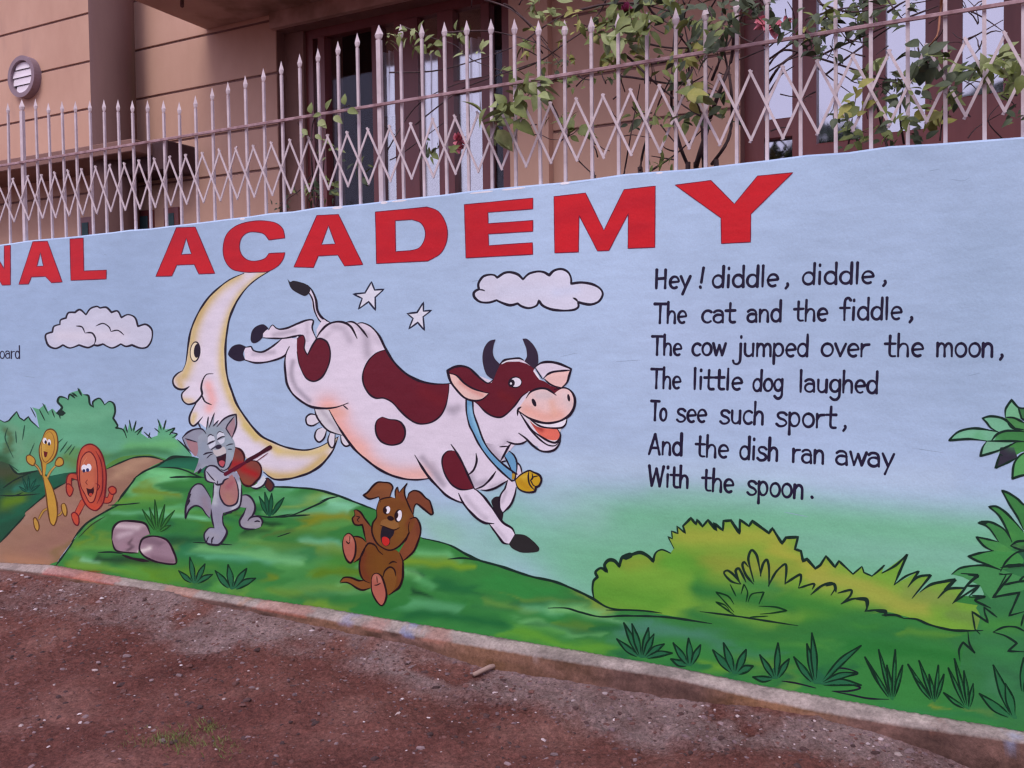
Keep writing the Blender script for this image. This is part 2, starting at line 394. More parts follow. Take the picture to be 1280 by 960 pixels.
def glass(name, tint, k, rough=.03, bumpy=.15):
    m = bpy.data.materials.new(name); m.use_nodes = True; t = m.node_tree; N = t.nodes; N.remove(N['Principled BSDF'])
    tr = N.new('ShaderNodeBsdfTransparent'); tr.inputs[0].default_value = (.96, .97, .98, 1); gl = N.new('ShaderNodeBsdfGlossy'); gl.inputs['Roughness'].default_value = rough; gl.inputs[0].default_value = (*tint, 1)
    mxs = N.new('ShaderNodeMixShader'); mxs.inputs[0].default_value = k
    nz = N.new('ShaderNodeTexNoise'); nz.inputs['Scale'].default_value = 2.5; bp = N.new('ShaderNodeBump'); bp.inputs['Strength'].default_value = bumpy; bp.inputs['Distance'].default_value = .01
    g = N.new('ShaderNodeNewGeometry'); t.links.new(g.outputs['Position'], nz.inputs[0]); t.links.new(nz.outputs[0], bp.inputs['Height']); t.links.new(bp.outputs[0], gl.inputs['Normal'])
    t.links.new(tr.outputs[0], mxs.inputs[1]); t.links.new(gl.outputs[0], mxs.inputs[2]); t.links.new(mxs.outputs[0], N['Material Output'].inputs[0]); return m
M_GLASS = glass('window_glass', (.9, .9, 1), .02)
M_GLASS2 = glass('sky_glass', (.85, .88, .88), .36, .05, .3)
M_MIRR = glass('reflective_glass', (.50, .52, .56), .80, .04, .3)

def H(x, y, off=HO): return hit1(x, y, off)
uWL = H(345, 60)[0]; uWR = H(641, 60)[0]; zWT = H(345, 38)[1]; uRL = H(925, 60)[0]; zSOF = H(258, 37.5)[1]
uPL = H(645, 60)[0]; uPR = H(690, 60)[0]
HU0, HU1 = -16.0, 3.2
house = empty('house', wpt(-5, HO, 0), label='peach plastered two storey house with grooved walls and red-brown windows behind the railing', category='house')
mb = MB(); T = .3
zWB, zRB = 1.55, 1.35; zR2 = 3.9; uRR = 1.9
def wallbox(u0, u1, z0, z1): mb.box(u0, u1, HO-T, HO-.012, z0, z1)
wallbox(HU0, uWL, 0, 7); wallbox(uWL, uWR, 0, zWB); wallbox(uWL, uWR, zWT, 7); wallbox(uWR, uRL, 0, 7)
wallbox(uRL, uRR, 0, zRB); wallbox(uRL, uRR, zR2, 7); wallbox(uRR, HU1, 0, 7)
mb.box(HU0, HU1, HO-6, HO-5.8, 0, 7); mb.box(HU0, HU1, HO-6, HO-T, 6.9, 7.0)
mb.build('wall_core', M_GROOVE, house)
# plaster courses between the drip grooves: each a separate band
zg = [0, .45, .87, 1.29, 1.71, 2.13, 2.55, 2.97] + [H(300, 160)[1]*0+3.31, 3.72, 4.138, 4.563, 4.99, 5.42, 5.85, 6.3, 7.0]
def band(u0, u1, z0, z1):
    m = MB(); m.box(u0, u1, HO-.012, HO, z0+.009, z1-.009, .004); m.build('plaster_panel', M_PEACH, house)
for a, b in zip(zg[:-1], zg[1:]):
    segs = [(HU0, uWL), (uWR, uPL), (uPR, uRL), (uRR, HU1)]
    for (s0, s1) in segs:
        if s1-s0 > .05: band(s0+.001, s1-.001, a, b)
    for (s0, s1, lo, hi) in ((uWL, uWR, zWB, zWT), (uRL, uRR, zRB, zR2)):
        if b <= lo or a >= hi: band(s0, s1, a, b)
        else:
            if a < lo: band(s0, s1, a, lo)
            if b > hi: band(s0, s1, hi, b)
# pilaster between the windows
m = MB(); m.box(uPL-.02, uPR, HO-.01, HO+.07, 0, 7, .006); m.build('pilaster', M_PEACH, house)
# round column
uc = H(134, 100, HO+.28)[0]; m = MB(); m.tube([wpt(uc, HO+.22, z) for z in (0, 1, 2, 3, 4, 5, 6, 7)], .178, 28); m.build('column', M_TAUPE, house, smooth=True)
# sunshade slab with its drip edge
slabfront = HO+1.25
uS = H(258, 37.5)[0]
m = MB(); m.box(uS, HU1, HO, slabfront, zSOF, zSOF+.14, .01); m.box(uS+.06, HU1, slabfront-.05, slabfront-.02, zSOF-.018, zSOF+.01)
sh = m.build('sunshade_slab', M_SOFFIT, house)
m = MB(); pu, pz = H(228, 16, HO+.7); m.tube([wpt(pu, HO+.7, zSOF+.01), wpt(pu, HO+.7, zSOF-.07), wpt(pu+.03, HO+.73, zSOF-.13)], .014, 8); m.build('drain_pipe', M_TAUPE, sh)
# band of beam under the slab
m = MB(); m.box(uWL-.02, uWR+.1, HO, HO+.05, zWT+.001, zSOF-.001); m.build('lintel_beam', M_SOFFIT, house)
# round vent window
vu, vz = H(31.5, 97, HO+.03)
vent = None
def ring(mb, u, z, r0, r1, o0, o1, n=36):
    V = []
    for i in range(n):
        a = 2*math.pi*i/n
        for (r, o) in ((r0, o0), (r1, o0), (r1, o1), (r0, o1)): V.append(wpt(u+r*math.cos(a), o, z+r*math.sin(a)))
    F_ = []
    for i in range(n):
        j = (i+1) % n
        for k in range(4): F_.append((i*4+k, i*4+(k+1) % 4, j*4+(k+1) % 4, j*4+k))
    mb.add(V, F_)
M_VENT = material('vent_frame_paint', (.23, .17, .19), (.30, .22, .25), bump=.1); M_VSLAT = material('vent_slat', (.72, .66, .70), (.80, .74, .78), bump=.05)
m = MB(); ring(m, vu, vz, .150, .192, HO-.005, HO+.075); vent = m.build('round_vent', M_VENT, house)
m = MB(); m.tube([wpt(vu, HO+.002, vz), wpt(vu, HO+.012, vz)], .152, 30); m.build('vent_back', M_VENT, vent)
for i in range(4):
    zc = vz-.108+i*.072; hw = math.sqrt(max(.148**2-(zc-vz)**2, 0)); mm = MB()
    V = []
    for (o, z) in ((HO+.055, zc-.034), (HO+.052, zc-.033), (HO+.044, zc+.033), (HO+.040, zc+.032)):
        V += [wpt(vu-hw, o, z), wpt(vu+hw, o, z)]
    mm.add(V, [(0, 1, 3, 2), (2, 3, 5, 4), (4, 5, 7, 6), (6, 7, 1, 0), (0, 2, 4, 6), (1, 7, 5, 3)]); mm.build('slat', M_VSLAT, vent)
M_HOOD = material('hood_tin', (.055, .028, .030), (.085, .045, .045), bump=.1)
# lower porch slab with openings under it, left
LO = HO+.5; lu0, lz0 = H(20, 206, LO); lu1, lz1 = H(165, 173, LO)
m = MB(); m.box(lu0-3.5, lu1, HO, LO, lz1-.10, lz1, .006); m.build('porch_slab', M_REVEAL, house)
m = MB(); m.box(H(160, 230)[0], H(246, 230)[0], HO-.0, HO+.30, H(200, 225)[1], H(243, 184)[1], .01); m.build('porch_hood', M_HOOD, house)
M_TEAL = material('teal_shutter', (.035, .07, .075), (.05, .095, .10), bump=.1)
for (x0, x1) in ((101, 118), (172, 193), (208, 226)):
    m = MB(); a, b = H(x0, 260)[0], H(x1, 260)[0]
    m.box(a, b, HO, HO+.03, .95, 2.75); f = m.build('lower_window', M_FRAME, house)
    m = MB(); m.box(a+.05, b-.05, HO+.03, HO+.036, 1.0, 2.7); m.build('pane', M_TEAL, f)

# ---- windows
def window(nm, u0, u1, z0, z1, bars, panes, glassm, depth=.16, transom=None, label=None):
    m = MB(); fo = HO-depth; fw = .07
    m.box(u0, u1, fo-.05, fo+.03, z1-fw, z1); m.box(u0, u1, fo-.05, fo+.03, z0, z0+fw)
    m.box(u0, u0+fw, fo-.05, fo+.03, z0+fw, z1-fw); m.box(u1-fw, u1, fo-.05, fo+.03, z0+fw, z1-fw)
    f = m.build(nm, M_FRAME, house)
    for (a, b, zz0, zz1) in bars:
        m = MB(); m.box(a, b, fo-.04, fo+.045, zz0, zz1, .006); m.build('frame_bar', M_FRAME, f)
    for (a, b, zz0, zz1, gm) in panes:
        m = MB(); m.box(a-.01, b+.01, fo-.012, fo-.004, zz0, zz1); m.build('pane', gm, f)
    return f
D1 = HO-.16
def U1(x): return H(x, 130, D1)[0]
za, zb_ = zWB, zWT
bars = [(U1(a), U1(b), za+.07, zb_-.07) for a, b in ((367, 385), (403, 411), (470, 479), (498, 527), (552, 571), (606, 616), (632, 641))]
panes = [(U1(a), U1(b), za+.07, zb_-.07, M_GLASS if a == 411 else M_GLASS2) for a, b in ((385, 403), (411, 470), (479, 498), (527, 552), (571, 606))]
panes += [(U1(616), U1(632), za+.07, zb_-.07, M_GLASS)]
ztr = H(590, 107, D1)[1]
bars += [(U1(571), U1(606), ztr-.04, ztr+.04), (U1(385), U1(403), ztr-1.0, ztr-.94), (U1(411), U1(470), 2.0, 2.07), (U1(527), U1(552), 2.42, 2.5), (U1(571), U1(606), 1.98, 2.06), (U1(479), U1(498), 2.42, 2.5)]
window('window', uWL+.19, uWR-.001, za, zb_-.001, bars, panes, M_GLASS)
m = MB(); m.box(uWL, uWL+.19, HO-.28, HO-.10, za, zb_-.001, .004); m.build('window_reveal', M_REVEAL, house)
# curtains hang inside
def curtain(u0, u1, z0, z1, off, lab):
    n = 26; V = []; F_ = []
    for j, z in enumerate((z0, z0+(z1-z0)*.5, z1)):
        for i in range(n+1):
            t = i/n; V.append(wpt(u0+(u1-u0)*t+.01*math.sin(t*9+j), off+.022*math.sin(t*n*.9)+.01*math.sin(t*31+j), z))
    for j in range(2):
        for i in range(n): a = j*(n+1)+i; F_.append((a, a+1, a+n+2, a+n+1))
    return link('curtain', mesh('curtain', V, F_, M_CURT, True), None, label=lab, category='curtain', group='white curtains in the middle window')
UC = lambda x: H(x, 130, D1-.05)[0]
for (a, b, y0, y1, lab) in ((384, 405, 215, 59, 'narrow white curtain at the left end of the middle window'),
                            (476, 500, 145, 66, 'short white curtain strip left of the thick railing post'),
                            (524, 555, 205, 66, 'long white curtain behind the middle window, right of the thick railing post'),
                            (569, 608, 140, 50, 'widest white curtain at the right end of the middle window')):
    curtain(UC(a), UC(b), H((a+b)/2, y0, D1-.03)[1], H((a+b)/2, y1, D1-.05)[1], D1-.03, lab)
# lit floor wall inside is dark
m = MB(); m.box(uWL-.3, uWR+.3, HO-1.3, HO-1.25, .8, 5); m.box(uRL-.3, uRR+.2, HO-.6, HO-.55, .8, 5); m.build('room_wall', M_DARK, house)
# right window: wide bars, reflective glass
def U3(x): return H(x, 110, D1)[0]
xs = [(922, 932), (1078, 1108), (1156, 1203), (1254, 1290)]
b3 = [(U3(925), U3(957), zRB, zR2-.07), (U3(992), U3(1022), zRB, zR2-.07), (U3(1079), U3(1108), zRB, zR2-.07), (U3(1157), U3(1203), zRB, zR2-.07), (U3(1254), U3(1290), zRB, zR2-.07)]
edges = [957, 992, 1022, 1079, 1108, 1157, 1203, 1254, 1290, 1380]
p3 = []
for i in range(0, 10, 2):
    a, b = U3(edges[i]), U3(edges[i+1]); zl = H((edges[i]+edges[i+1])/2, (150, 178, 165, 120, 115)[i//2], D1)[1]
    p3.append((a, b, zRB+.07, zR2-.07, M_MIRR)); b3.append((a, b, zl-(.12, .12, .2, .26, .26)[i//2], zl+.0)); b3.append((a, b, zl-.50, zl-.42))
window('window', uRL, uRR, zRB, zR2-.001, b3, p3, M_MIRR)

# ------------------------------------------------------------------ the painted boundary wall
WU0, WU1 = -9.0, 1.7; WTOP = 2.232
M_WBODY = material('whitewashed_masonry', tuple(alb((150, 160, 205))*.95), tuple(alb((165, 172, 212))), scale=3, bump=.4, bdist=.004)
M_PLINTH = material('cement_plinth', (.24, .165, .155), (.40, .31, .30), scale=5, rough=.9, bump=.7, bscale=45, stain=((.26, .11, .08), 3.2, .56), bdist=.008)
wall = empty('boundary_wall', wpt(-2.5, 0, 0), label='long low boundary wall painted with a nursery rhyme mural on pale blue', category='wall')
top_u = np.arange(WU0, WU1+.01, .05)
ztop = np.interp(top_u, *hits([(0, 305), (200, 283.5), (420, 257.5), (640, 234), (960, 199), (1100, 186), (1280, 170)]).T)
rr = np.random.RandomState(5); zt = ztop+.0035*np.interp(top_u, top_u[::3], rr.randn(len(top_u[::3])))
V = []; F_ = []
for i, (u, z) in enumerate(zip(top_u, zt)):
    zq = z+.003*rr.randn()
    V += [wpt(u, -.0015, 0), wpt(u, -.0015, z-.008), wpt(u, -.008, z), wpt(u, -.14, zq), wpt(u, -.15, z-.01), wpt(u, -.15, 0)]
    if i:
        a, b = (i-1)*6, i*6
        for k in range(5): F_.append((a+k, b+k, b+k+1, a+k+1))
n6 = (len(top_u)-1)*6; F_ += [(0, 1, 2, 3, 4, 5), tuple(n6+k for k in (5, 4, 3, 2, 1, 0))]
link('masonry', mesh('masonry', V, F_, M_WBODY), wall)
# plinth: pale trowelled lip, damp earth-stained face, spilt paint
us = np.arange(WU0, WU1, .012); V = []; F_ = []; PC = []
spl = [(60, 152, (.42, .06, .05)), (205, 250, (.45, .16, .09)), (322, 392, (.42, .13, .09)), (300, 312, (.42, .2, .1)), (425, 446, (.22, .25, .42)), (455, 486, (.40, .16, .12)), (503, 522, (.16, .25, .50)), (528, 566, (.42, .17, .12)), (100, 130, (.50, .18, .12)), (1258, 1278, (.26, .36, .55)), (668, 676, (.6, .5, .48)), (1165, 1185, (.24, .10, .07))]
spu = [(hit1(x0, 780, .05)[0], hit1(x1, 780, .05)[0], c) for x0, x1, c in spl]
for i, u in enumerate(us):
    a = zP(u); b = zM(u); g = zG(u); j = lambda s: (rr.rand()-.5)*s
    rows = ((-.003, a-.05), (.0008, a+j(.004)), (.02, a-(a-b)*.12+.002+j(.005)), (.05+j(.004), a-(a-b)*.5+.003+j(.006)), (.076+j(.006), b+.003+j(.005)), (.086+j(.007), b-.006), (.092+j(.006), b-.4*(b-g)-.004), (.097+j(.008), (b+g)/2-.012), (.10+j(.006), g-.02), (.11, g-.12))
    for k, (o, z) in enumerate(rows):
        V.append(wpt(u, o, z)); n1 = vnoise(u*9., k*.9+3, 51)+.6*vnoise(u*31., k*1.7, 52); 
        if k <= 4: c = np.array([.34, .28, .25])*(1+.6*n1)*(1 if k != 4 else .92)
        else: c = np.array([.125, .068, .054])*(1+1.0*n1)+np.array([.10, .045, .0])*max(0, vnoise(u*2.3, 7.7, 53)+.12)*1.6
        for (u0, u1, cc) in spu:
            w = min(max((.5*(u1-u0)-abs(u-(u0+u1)/2))/.03+vnoise(u*40., k*2.1, 54)*2.2, 0), 1)*(.38 if 1 <= k <= 5 else 0)
            c = c*(1-w)+np.array(cc)*w
        PC.append(np.clip(c, .02, .8))
    nr = len(rows)
    if i:
        for k in range(nr-1): p, q = (i-1)*nr+k, i*nr+k; F_.append((p, q, q+1, p+1))
M_PLINTH = bpy.data.materials.new('cement_plinth'); M_PLINTH.use_nodes = True; t_ = M_PLINTH.node_tree; N_ = t_.nodes; b_ = N_['Principled BSDF']; b_.inputs['Roughness'].default_value = .9; b_.inputs['Specular IOR Level'].default_value = .2
at_ = N_.new('ShaderNodeAttribute'); at_.attribute_name = 'paint'; ge_ = N_.new('ShaderNodeNewGeometry'); nz_ = N_.new('ShaderNodeTexNoise'); nz_.inputs['Scale'].default_value = 55; nz_.inputs['Detail'].default_value = 8; nz_.inputs['Roughness'].default_value = .75
t_.links.new(ge_.outputs['Position'], nz_.inputs[0]); mr_ = N_.new('ShaderNodeMapRange'); mr_.inputs[1].default_value = .3; mr_.inputs[2].default_value = .7; mr_.inputs[3].default_value = .6; mr_.inputs[4].default_value = 1.4; t_.links.new(nz_.outputs[0], mr_.inputs[0])
vm_ = N_.new('ShaderNodeVectorMath'); vm_.operation = 'SCALE'; t_.links.new(at_.outputs['Color'], vm_.inputs[0]); t_.links.new(mr_.outputs[0], vm_.inputs['Scale']); t_.links.new(vm_.outputs[0], b_.inputs['Base Color'])
bp2 = N_.new('ShaderNodeBump'); bp2.inputs['Strength'].default_value = .8; bp2.inputs['Distance'].default_value = .008; t_.links.new(nz_.outputs[0], bp2.inputs['Height']); t_.links.new(bp2.outputs[0], b_.inputs['Normal'])
link('plinth', mesh('plinth', V, F_, M_PLINTH, True, np.array(PC)), wall)
# trees across the lane, behind the viewer; the window panes mirror them
def far_tree(u, v, h, seed, lab):
    r = random.Random(seed); o = empty('roadside_tree', wpt(u, v, 0), label=lab, category='tree', group='trees across the lane'); m = MB(); m.tube([wpt(u, v, -.1), wpt(u+.1, v, h*.3), wpt(u-.1, v+.1, h*.75)], [.22, .17, .07], 8); m.build('trunk', M_TAUPE, o, smooth=True)
    V = []; F_ = []
    for _ in range(1500):
        a = r.uniform(0, 6.28); q = r.random()**.5; z = h*(.35+.65*r.random()); R_ = (1.9+.5*math.sin(a*3+seed))*math.sin(math.pi*min(1, max(.05, (z/h-.28)/.74)))**.6; c = wpt(u+R_*q*math.cos(a), v+R_*q*math.sin(a), z); s = r.uniform(.12, .3); b = len(V)
        d1 = Vector((r.gauss(0, 1), r.gauss(0, 1), r.gauss(0, 1))).normalized()*s; d2 = Vector((r.gauss(0, 1), r.gauss(0, 1), r.gauss(0, 1))).normalized()*s*.6; c = Vector(c); V += [c-d1, c+d2, c+d1, c-d2]; F_.append((b, b+1, b+2, b+3))
    link('crown', mesh('crown', V, F_, M_FOL), o)
M_FOL = material('far_foliage', (.035, .055, .03), (.07, .10, .045), scale=1.5, bump=0)
for i in range(13): far_tree(-9+i*3.0+rnd.uniform(-.6, .6), 15+rnd.uniform(-1, 1.5), (7.6 if 1 <= i <= 4 else 5.2)+rnd.uniform(-1.0, 1.0), 60+i, 'leafy roadside tree across the lane, behind the viewer')
# ------------------------------------------------------------------ mural: sky coat
ZA=(0,260,4); ZB=(0,460,5.333); ZC=(200,320,5.333); ZD=(200,480,5.333); ZE=(0,580,4.571)
YA=(340,330,4.923); YB=(540,400,6.4); YC=(400,500,6.4); YD=(520,540,6.4); YE=(400,590,8)
XA=(180,230,4); XB=(440,210,4); XC=(680,200,4); XD=(580,325,6.4)
VA=(720,620,4); VB=(960,620,4); VC=(1080,480,4.8); VD=(1040,740,4.364); VE=(500,640,4); VF=(200,600,5.333); VG=(215,510,9.143)
SA=(20,520,6.4); SH=(1180,590,5.65)
INK = (40, 32, 48)
gu = np.arange(WU0, WU1+.001, .022)
V = []; PXs = []; nz = 90
for u in gu:
    z0 = float(zP(u))-.03; z1 = float(np.interp(u, top_u, zt))-.009
    for k in range(nz): V.append((u, z0+(z1-z0)*k/(nz-1)))
V = np.array(V); px = pix(V[:, 0], V[:, 1])
F_ = [(i*nz+k, (i+1)*nz+k, (i+1)*nz+k+1, i*nz+k+1) for i in range(len(gu)-1) for k in range(nz-1)]
sky_st = [(Q0, '-400,420 150,380', 190, (146, 160, 202), .8), (Q0, '1180,230 1500,240', 150, (156, 168, 208), .6),
          (Q0, '1240,330 1230,480', 75, (148, 162, 200), .6), (Q0, '700,300 860,460', 120, (166, 176, 216), .5),
          (Q0, '640,660 700,690 760,740', 48, (122, 172, 160), .95), (Q0, '740,650 900,646 1040,656 1180,668 1500,690', 34, (118, 174, 152), 1.0),
          (Q0, '740,700 900,690 1100,720 1600,760', 60, (116, 172, 148), 1.0), (Q0, '560,660 620,700', 26, (134, 170, 172), .8),
          (Q0, '700,620 740,640', 26, (150, 175, 190), .5), (Q0, '820,620 1000,622', 14, (128, 172, 165), .6), (Q0, '520,640 560,675', 18, (135, 172, 165), .7),
          (Q0, '440,600 520,620', 20, (165, 180, 212), .5), (Q0, '60,520 200,560', 60, (156, 168, 212), .5), (Q0, '600,575 800,585 1180,600', 20, (172, 182, 216), .55), (Q0, '860,420 1000,500', 60, (168, 176, 218), .4)]
Cc = shade(px, (160, 172, 212), sky_st)
link('painted_sky', mesh('painted_sky', [wpt(u, 0, z) for u, z in V], F_, M_PAINT, cols=Cc), wall, label='pale blue painted sky fading to a green haze above the hills')

# bottom of the paint, in pixels, a little low (the plinth hides the surplus)
bx = np.linspace(WU0+.02, WU1-.02, 80); bp_ = pix(bx, zP(bx)-.028); BOT = bp_
def toS(a): return ' '.join('%.1f,%.1f!' % (x, y) for x, y in a)
def botS(xa, xb): return toS([p for p in BOT if xa <= p[0] <= xb][::-1])
LANDSCAPE[0] = True; WARP[0] = .55
# ---- left background greens
land = empty('x') if False else None
scn = link('painted_landscape', mesh('painted_landscape', [], [], M_PAINT), wall, label='painted green hills, path and bushes along the foot of the mural')
LS = [(ZB, '420,330 600,330 740,300', 12, (112, 168, 140), .9), (ZB, '450,480 760,520', 14, (108, 166, 140), .9), (ZB, '180,500 230,640', 12, (96, 135, 108), .7),
      (ZB, '820,520 1200,510', 10, (112, 176, 120), .9), (ZB, '720,610 900,560 1150,570', 7, (70, 125, 85), .8), (ZB, '400,600 500,640', 9, (118, 140, 70), .8), (ZB,'430,550 700,620',7,(100,140,85),.8),
      (ZB, '60,400 90,620', 9, (105, 140, 118), .7), (ZB, '0,400 10,560', 5, (84, 98, 66), .9), (ZB, '-40,600 60,640', 8, (52, 92, 58), .9)]
fill('painted_bush', scn, ZB, '-900,380 -500,350 -200,345 0,345! 30,360! 62,352! 85,320! 112,290! 130,325! 160,350! 190,325! 205,350! 262,402! 240,300! 215,262! 260,275! 300,240! 320,290! 350,270! 380,300! 402,262 385,220 405,190 440,200! 455,212! 470,165! 520,150! 530,135! 550,170! 590,185! 610,255! 635,215 665,202 695,240! 725,225 755,240 768,290 755,335! 785,390! 820,410! 835,375! 850,420! 865,350! 880,410! 905,355! 900,420! 950,395! 940,435! 990,470! 1050,450! 1060,345! 1085,400! 1105,350! 1100,410! 1165,400! 1130,440! 1185,440! 1165,470! 1230,520! 1275,575 1290,640! 700,700! 300,900! -900,900!',
     (100, 160, 132), 1, LS, grid=2.2)
# left fields: everything under the bushes, left of the path
fill('painted_field', scn, ZB, '-900,560! -300,600! 0,620 60,640! 120,700! 250,680! 330,720! 430,700! 520,690! 520,760! 100,1240! -900,1240!',
     (45, 95, 75), 2, [(ZB, '-60,680 60,700', 12, (92, 84, 58), .8), (ZB, '0,900 130,880', 10, (105, 135, 35), .95), (ZB, '60,800 150,790', 6, (55, 125, 112), .8), (ZB, '200,760 260,800 420,700', 8, (40, 105, 88), .9), (ZB, '0,1060 200,900 380,780', 8, (35, 100, 78), .9), (ZB,'-20,740 40,730',6,(70,95,45),.8)], grid=2.2)
fill('painted_field', scn, ZB, '690,690! 720,640 820,590 1000,575! 1120,610! 1100,625! 1010,592 900,596 800,632 720,675!', (85, 140, 80), 2.5, [(ZB, '700,660 850,585 1000,580', 4, (110, 150, 70), .8)], grid=1.5)
# path
fill('painted_path', scn, ZE, '-1800,900! -500,640! 0,450! 70,380 140,300! 150,270 300,150 377,107! 500,70! 617,27 686,-7 771,-38 866,-41 943,-17! 900,5 860,20 780,70 690,190! 680,215 620,260! 500,335 440,400 410,445! 340,540 300,600! 290,640! -1800,1500!',
     (180, 120, 105), 3, [(ZE, '0,470 140,330 300,180', 7, (165, 120, 112), .8), (ZE, '380,350 230,480', 16, (150, 100, 95), .7), (ZE, '60,560 250,570', 12, (205, 130, 105), .8), (ZE, '640,60 850,-20', 7, (212, 150, 128), .8), (ZE, '420,250 560,260', 10, (165,115,110), .6), (ZE, '320,560 420,430', 5, (150, 110, 70), .6)], grid=2.2)
# main meadow
G = [(VF, '-100,60 100,20', 12, (120, 185, 130), .8), (ZE, '800,60 1000,90', 9, (128, 200, 145), .9), (ZE, '860,130 1000,140', 8, (140, 150, 45), .9), (ZE, '760,210 900,180', 7, (128, 165, 60), .8),
     (ZE, '720,240 1000,230', 8, (90, 150, 70), .6), (ZE, '1050,270 1130,310', 9, (110, 180, 125), .9), (ZE, '1040,340 1150,380', 8, (80, 125, 40), .8),
     (ZE, '500,330 620,280', 8, (100, 165, 110), .6), (ZE, '520,430 560,360', 8, (110, 145, 50), .9), (ZE, '480,480 600,520', 6, (85, 150, 85), .9), (ZE, '560,530 700,550', 3.5, (125, 180, 150), .9), (ZE, '430,560 640,600 900,640', 6, (95, 140, 45), .9),
     (ZE, '420,600 520,610', 3.0, (165, 60, 45), .85), (ZE, '690,520 850,560 1010,575', 6, (40, 70, 50), .9), (ZE, '1020,450 1250,520', 12, (38, 110, 85), .9), (ZE, '860,620 1100,640', 9, (110, 150, 45), .7),
     (VF, '150,400 330,420 500,440', 4, (35, 85, 55), .8), (VF, '230,480 700,500 1000,490', 10, (60, 135, 90), .8), (VF, '300,520 800,520', 5, (105, 175, 140), .7), (VF, '520,390 700,400', 6, (110, 160, 90), .8),
     (VF, '430,230 520,200 700,330 520,340', 6, (35, 75, 50), .95), (VF, '760,370 880,350', 3.5, (110, 120, 60), .7), (VF, '620,160 700,80 820,60', 7, (85, 165, 100), .8), (VF, '860,190 980,130 1100,110', 5, (150, 165, 60), .9),
     (VF, '940,290 1200,240 1290,255', 7, (165, 150, 35), .95), (VF, '920,330 1180,330', 8, (120, 155, 70), .8), (VF, '1080,150 1280,190', 6, (135, 190, 165), .9), (VF, '1000,430 1150,440', 6, (120, 185, 155), .8), (VF, '700,580 1000,560', 10, (95, 160, 90), .7), (VF, '1000,610 1200,590', 8, (120, 150, 40), .8), (VF, '880,680 1280,640', 10, (85, 150, 85), .8),
     (VF, '560,640 640,650', 5, (135, 145, 40), .8), (VF,'600,740 1280,800',5,(50,120,70),.8),
     (YE, '0,280 150,240 330,300', 5, (130, 190, 150), .7), (YE, '0,420 250,440', 4, (165, 150, 45), .8), (YE, '0,560 300,520', 7, (100, 165, 90), .7), (YE, '0,760 180,740', 6, (110, 180, 150), .8), (YE, '0,1010 350,1000', 6, (110, 135, 30), .8), (YE, '0,900 350,880', 7, (85, 150, 65), .7), (YE, '0,1180 250,1210', 8, (85, 160, 110), .8), (YE, '250,1300 700,1370 1280,1330', 9, (50, 125, 65), .8), (YE, '0,1300 180,1300', 6, (120, 160, 50), .6),
     (VE, '60,240 200,250 380,260', 5, (140, 165, 45), .85), (VE, '120,190 260,210', 6, (110, 175, 120), .9), (VE, '60,330 200,370', 7, (95, 165, 110), .8), (VE, '30,290 120,310', 4, (30, 90, 65), .8), (VE, '10,400 80,420', 6, (25, 70, 50), .9), (VE, '260,360 420,400', 10, (35, 105, 65), .8), (VE, '480,340 700,400', 12, (60, 145, 75), .7),
     (VE, '420,450 560,470 640,490', 5, (110, 150, 75), .8), (VE, '100,520 480,560', 9, (30, 100, 60), .8), (VE, '560,610 900,660 1050,700', 7, (110, 165, 60), .85), (VE, '700,500 900,560', 12, (45, 130, 65), .7), (VE, '830,380 950,450 1060,490', 5, (165, 170, 75), .8), (VE, '820,470 900,490 1010,515', 3, (120, 160, 80), .8), (VE, '1020,560 1280,560', 8, (80, 130, 115), .7), (VE,'1100,800 1280,840',6,(100,160,60),.7),
     (VA, '200,660 700,690 900,740', 12, (78, 125, 112), .85), (VA, '0,640 120,650', 8, (45, 115, 60), .7), (VA, '640,840 720,850', 5, (120, 165, 60), .8), (VA, '120,740 240,760', 7, (110, 165, 60), .7), (VA, '870,830 1040,880', 9, (115, 155, 70), .7), (VA, '700,640 900,680 1040,720', 4, (110, 160, 75), .8), (VA, '900,740 1100,760', 8, (60, 135, 70), .8),
     (VB, '0,700 200,740', 7, (95, 160, 75), .8), (VB, '300,660 560,700 900,700', 10, (55, 125, 70), .8), (VB, '300,740 900,800', 10, (50, 125, 62), .8), (VB, '60,930 160,950', 6, (120, 160, 80), .7), (VB, '250,560 500,640', 8, (80, 150, 60), .8), (VB,'700,690 950,690',5,(100,150,65),.8),
     (VD, '250,640 900,700', 9, (60, 130, 80), .8), (VD, '620,600 660,620', 4, (150, 150, 60), .8), (VD, '780,640 850,670', 5, (130, 145, 75), .8)]
top = toS([(200/1, 0)]) and ''
hill = 'P'
hp = [(62, 706), (75, 700), (90, 678), (108, 655), (135, 637), (150, 622), (168, 598), (186, 585), (206, 576), (222, 573), (240, 571), (300, 597), (345, 608), (368, 609), (395, 611), (415, 617), (440, 626), (470, 637), (530, 673), (550, 677), (582, 692), (600, 700), (625, 707), (662, 720), (695, 727), (725, 740), (750, 752), (762, 756), (800, 748), (1000, 745), (1240, 745), (2120, 740)]
rg = random.Random(4)
for _ in range(46):
    x = rg.uniform(110, 760); top_ = np.interp(x, [p[0] for p in [(110, 660), (180, 600), (240, 580), (440, 632), (560, 690), (760, 760)]], [660, 600, 580, 632, 690, 760]); bot_ = np.interp(x, [p[0] for p in PL], [p[1] for p in PL]); y = rg.uniform(top_+6, max(top_+8, bot_-4)); l_ = rg.uniform(12, 55); s_ = rg.uniform(-.05, .22)
    G.append((Q0, '%g,%g %g,%g' % (x-l_, y-l_*s_, x+l_, y+l_*s_), rg.uniform(3, 7), rg.choice([(130, 185, 125), (150, 165, 60), (120, 185, 145), (45, 105, 72), (110, 170, 80), (60, 125, 70)]), rg.uniform(.3, .6)))
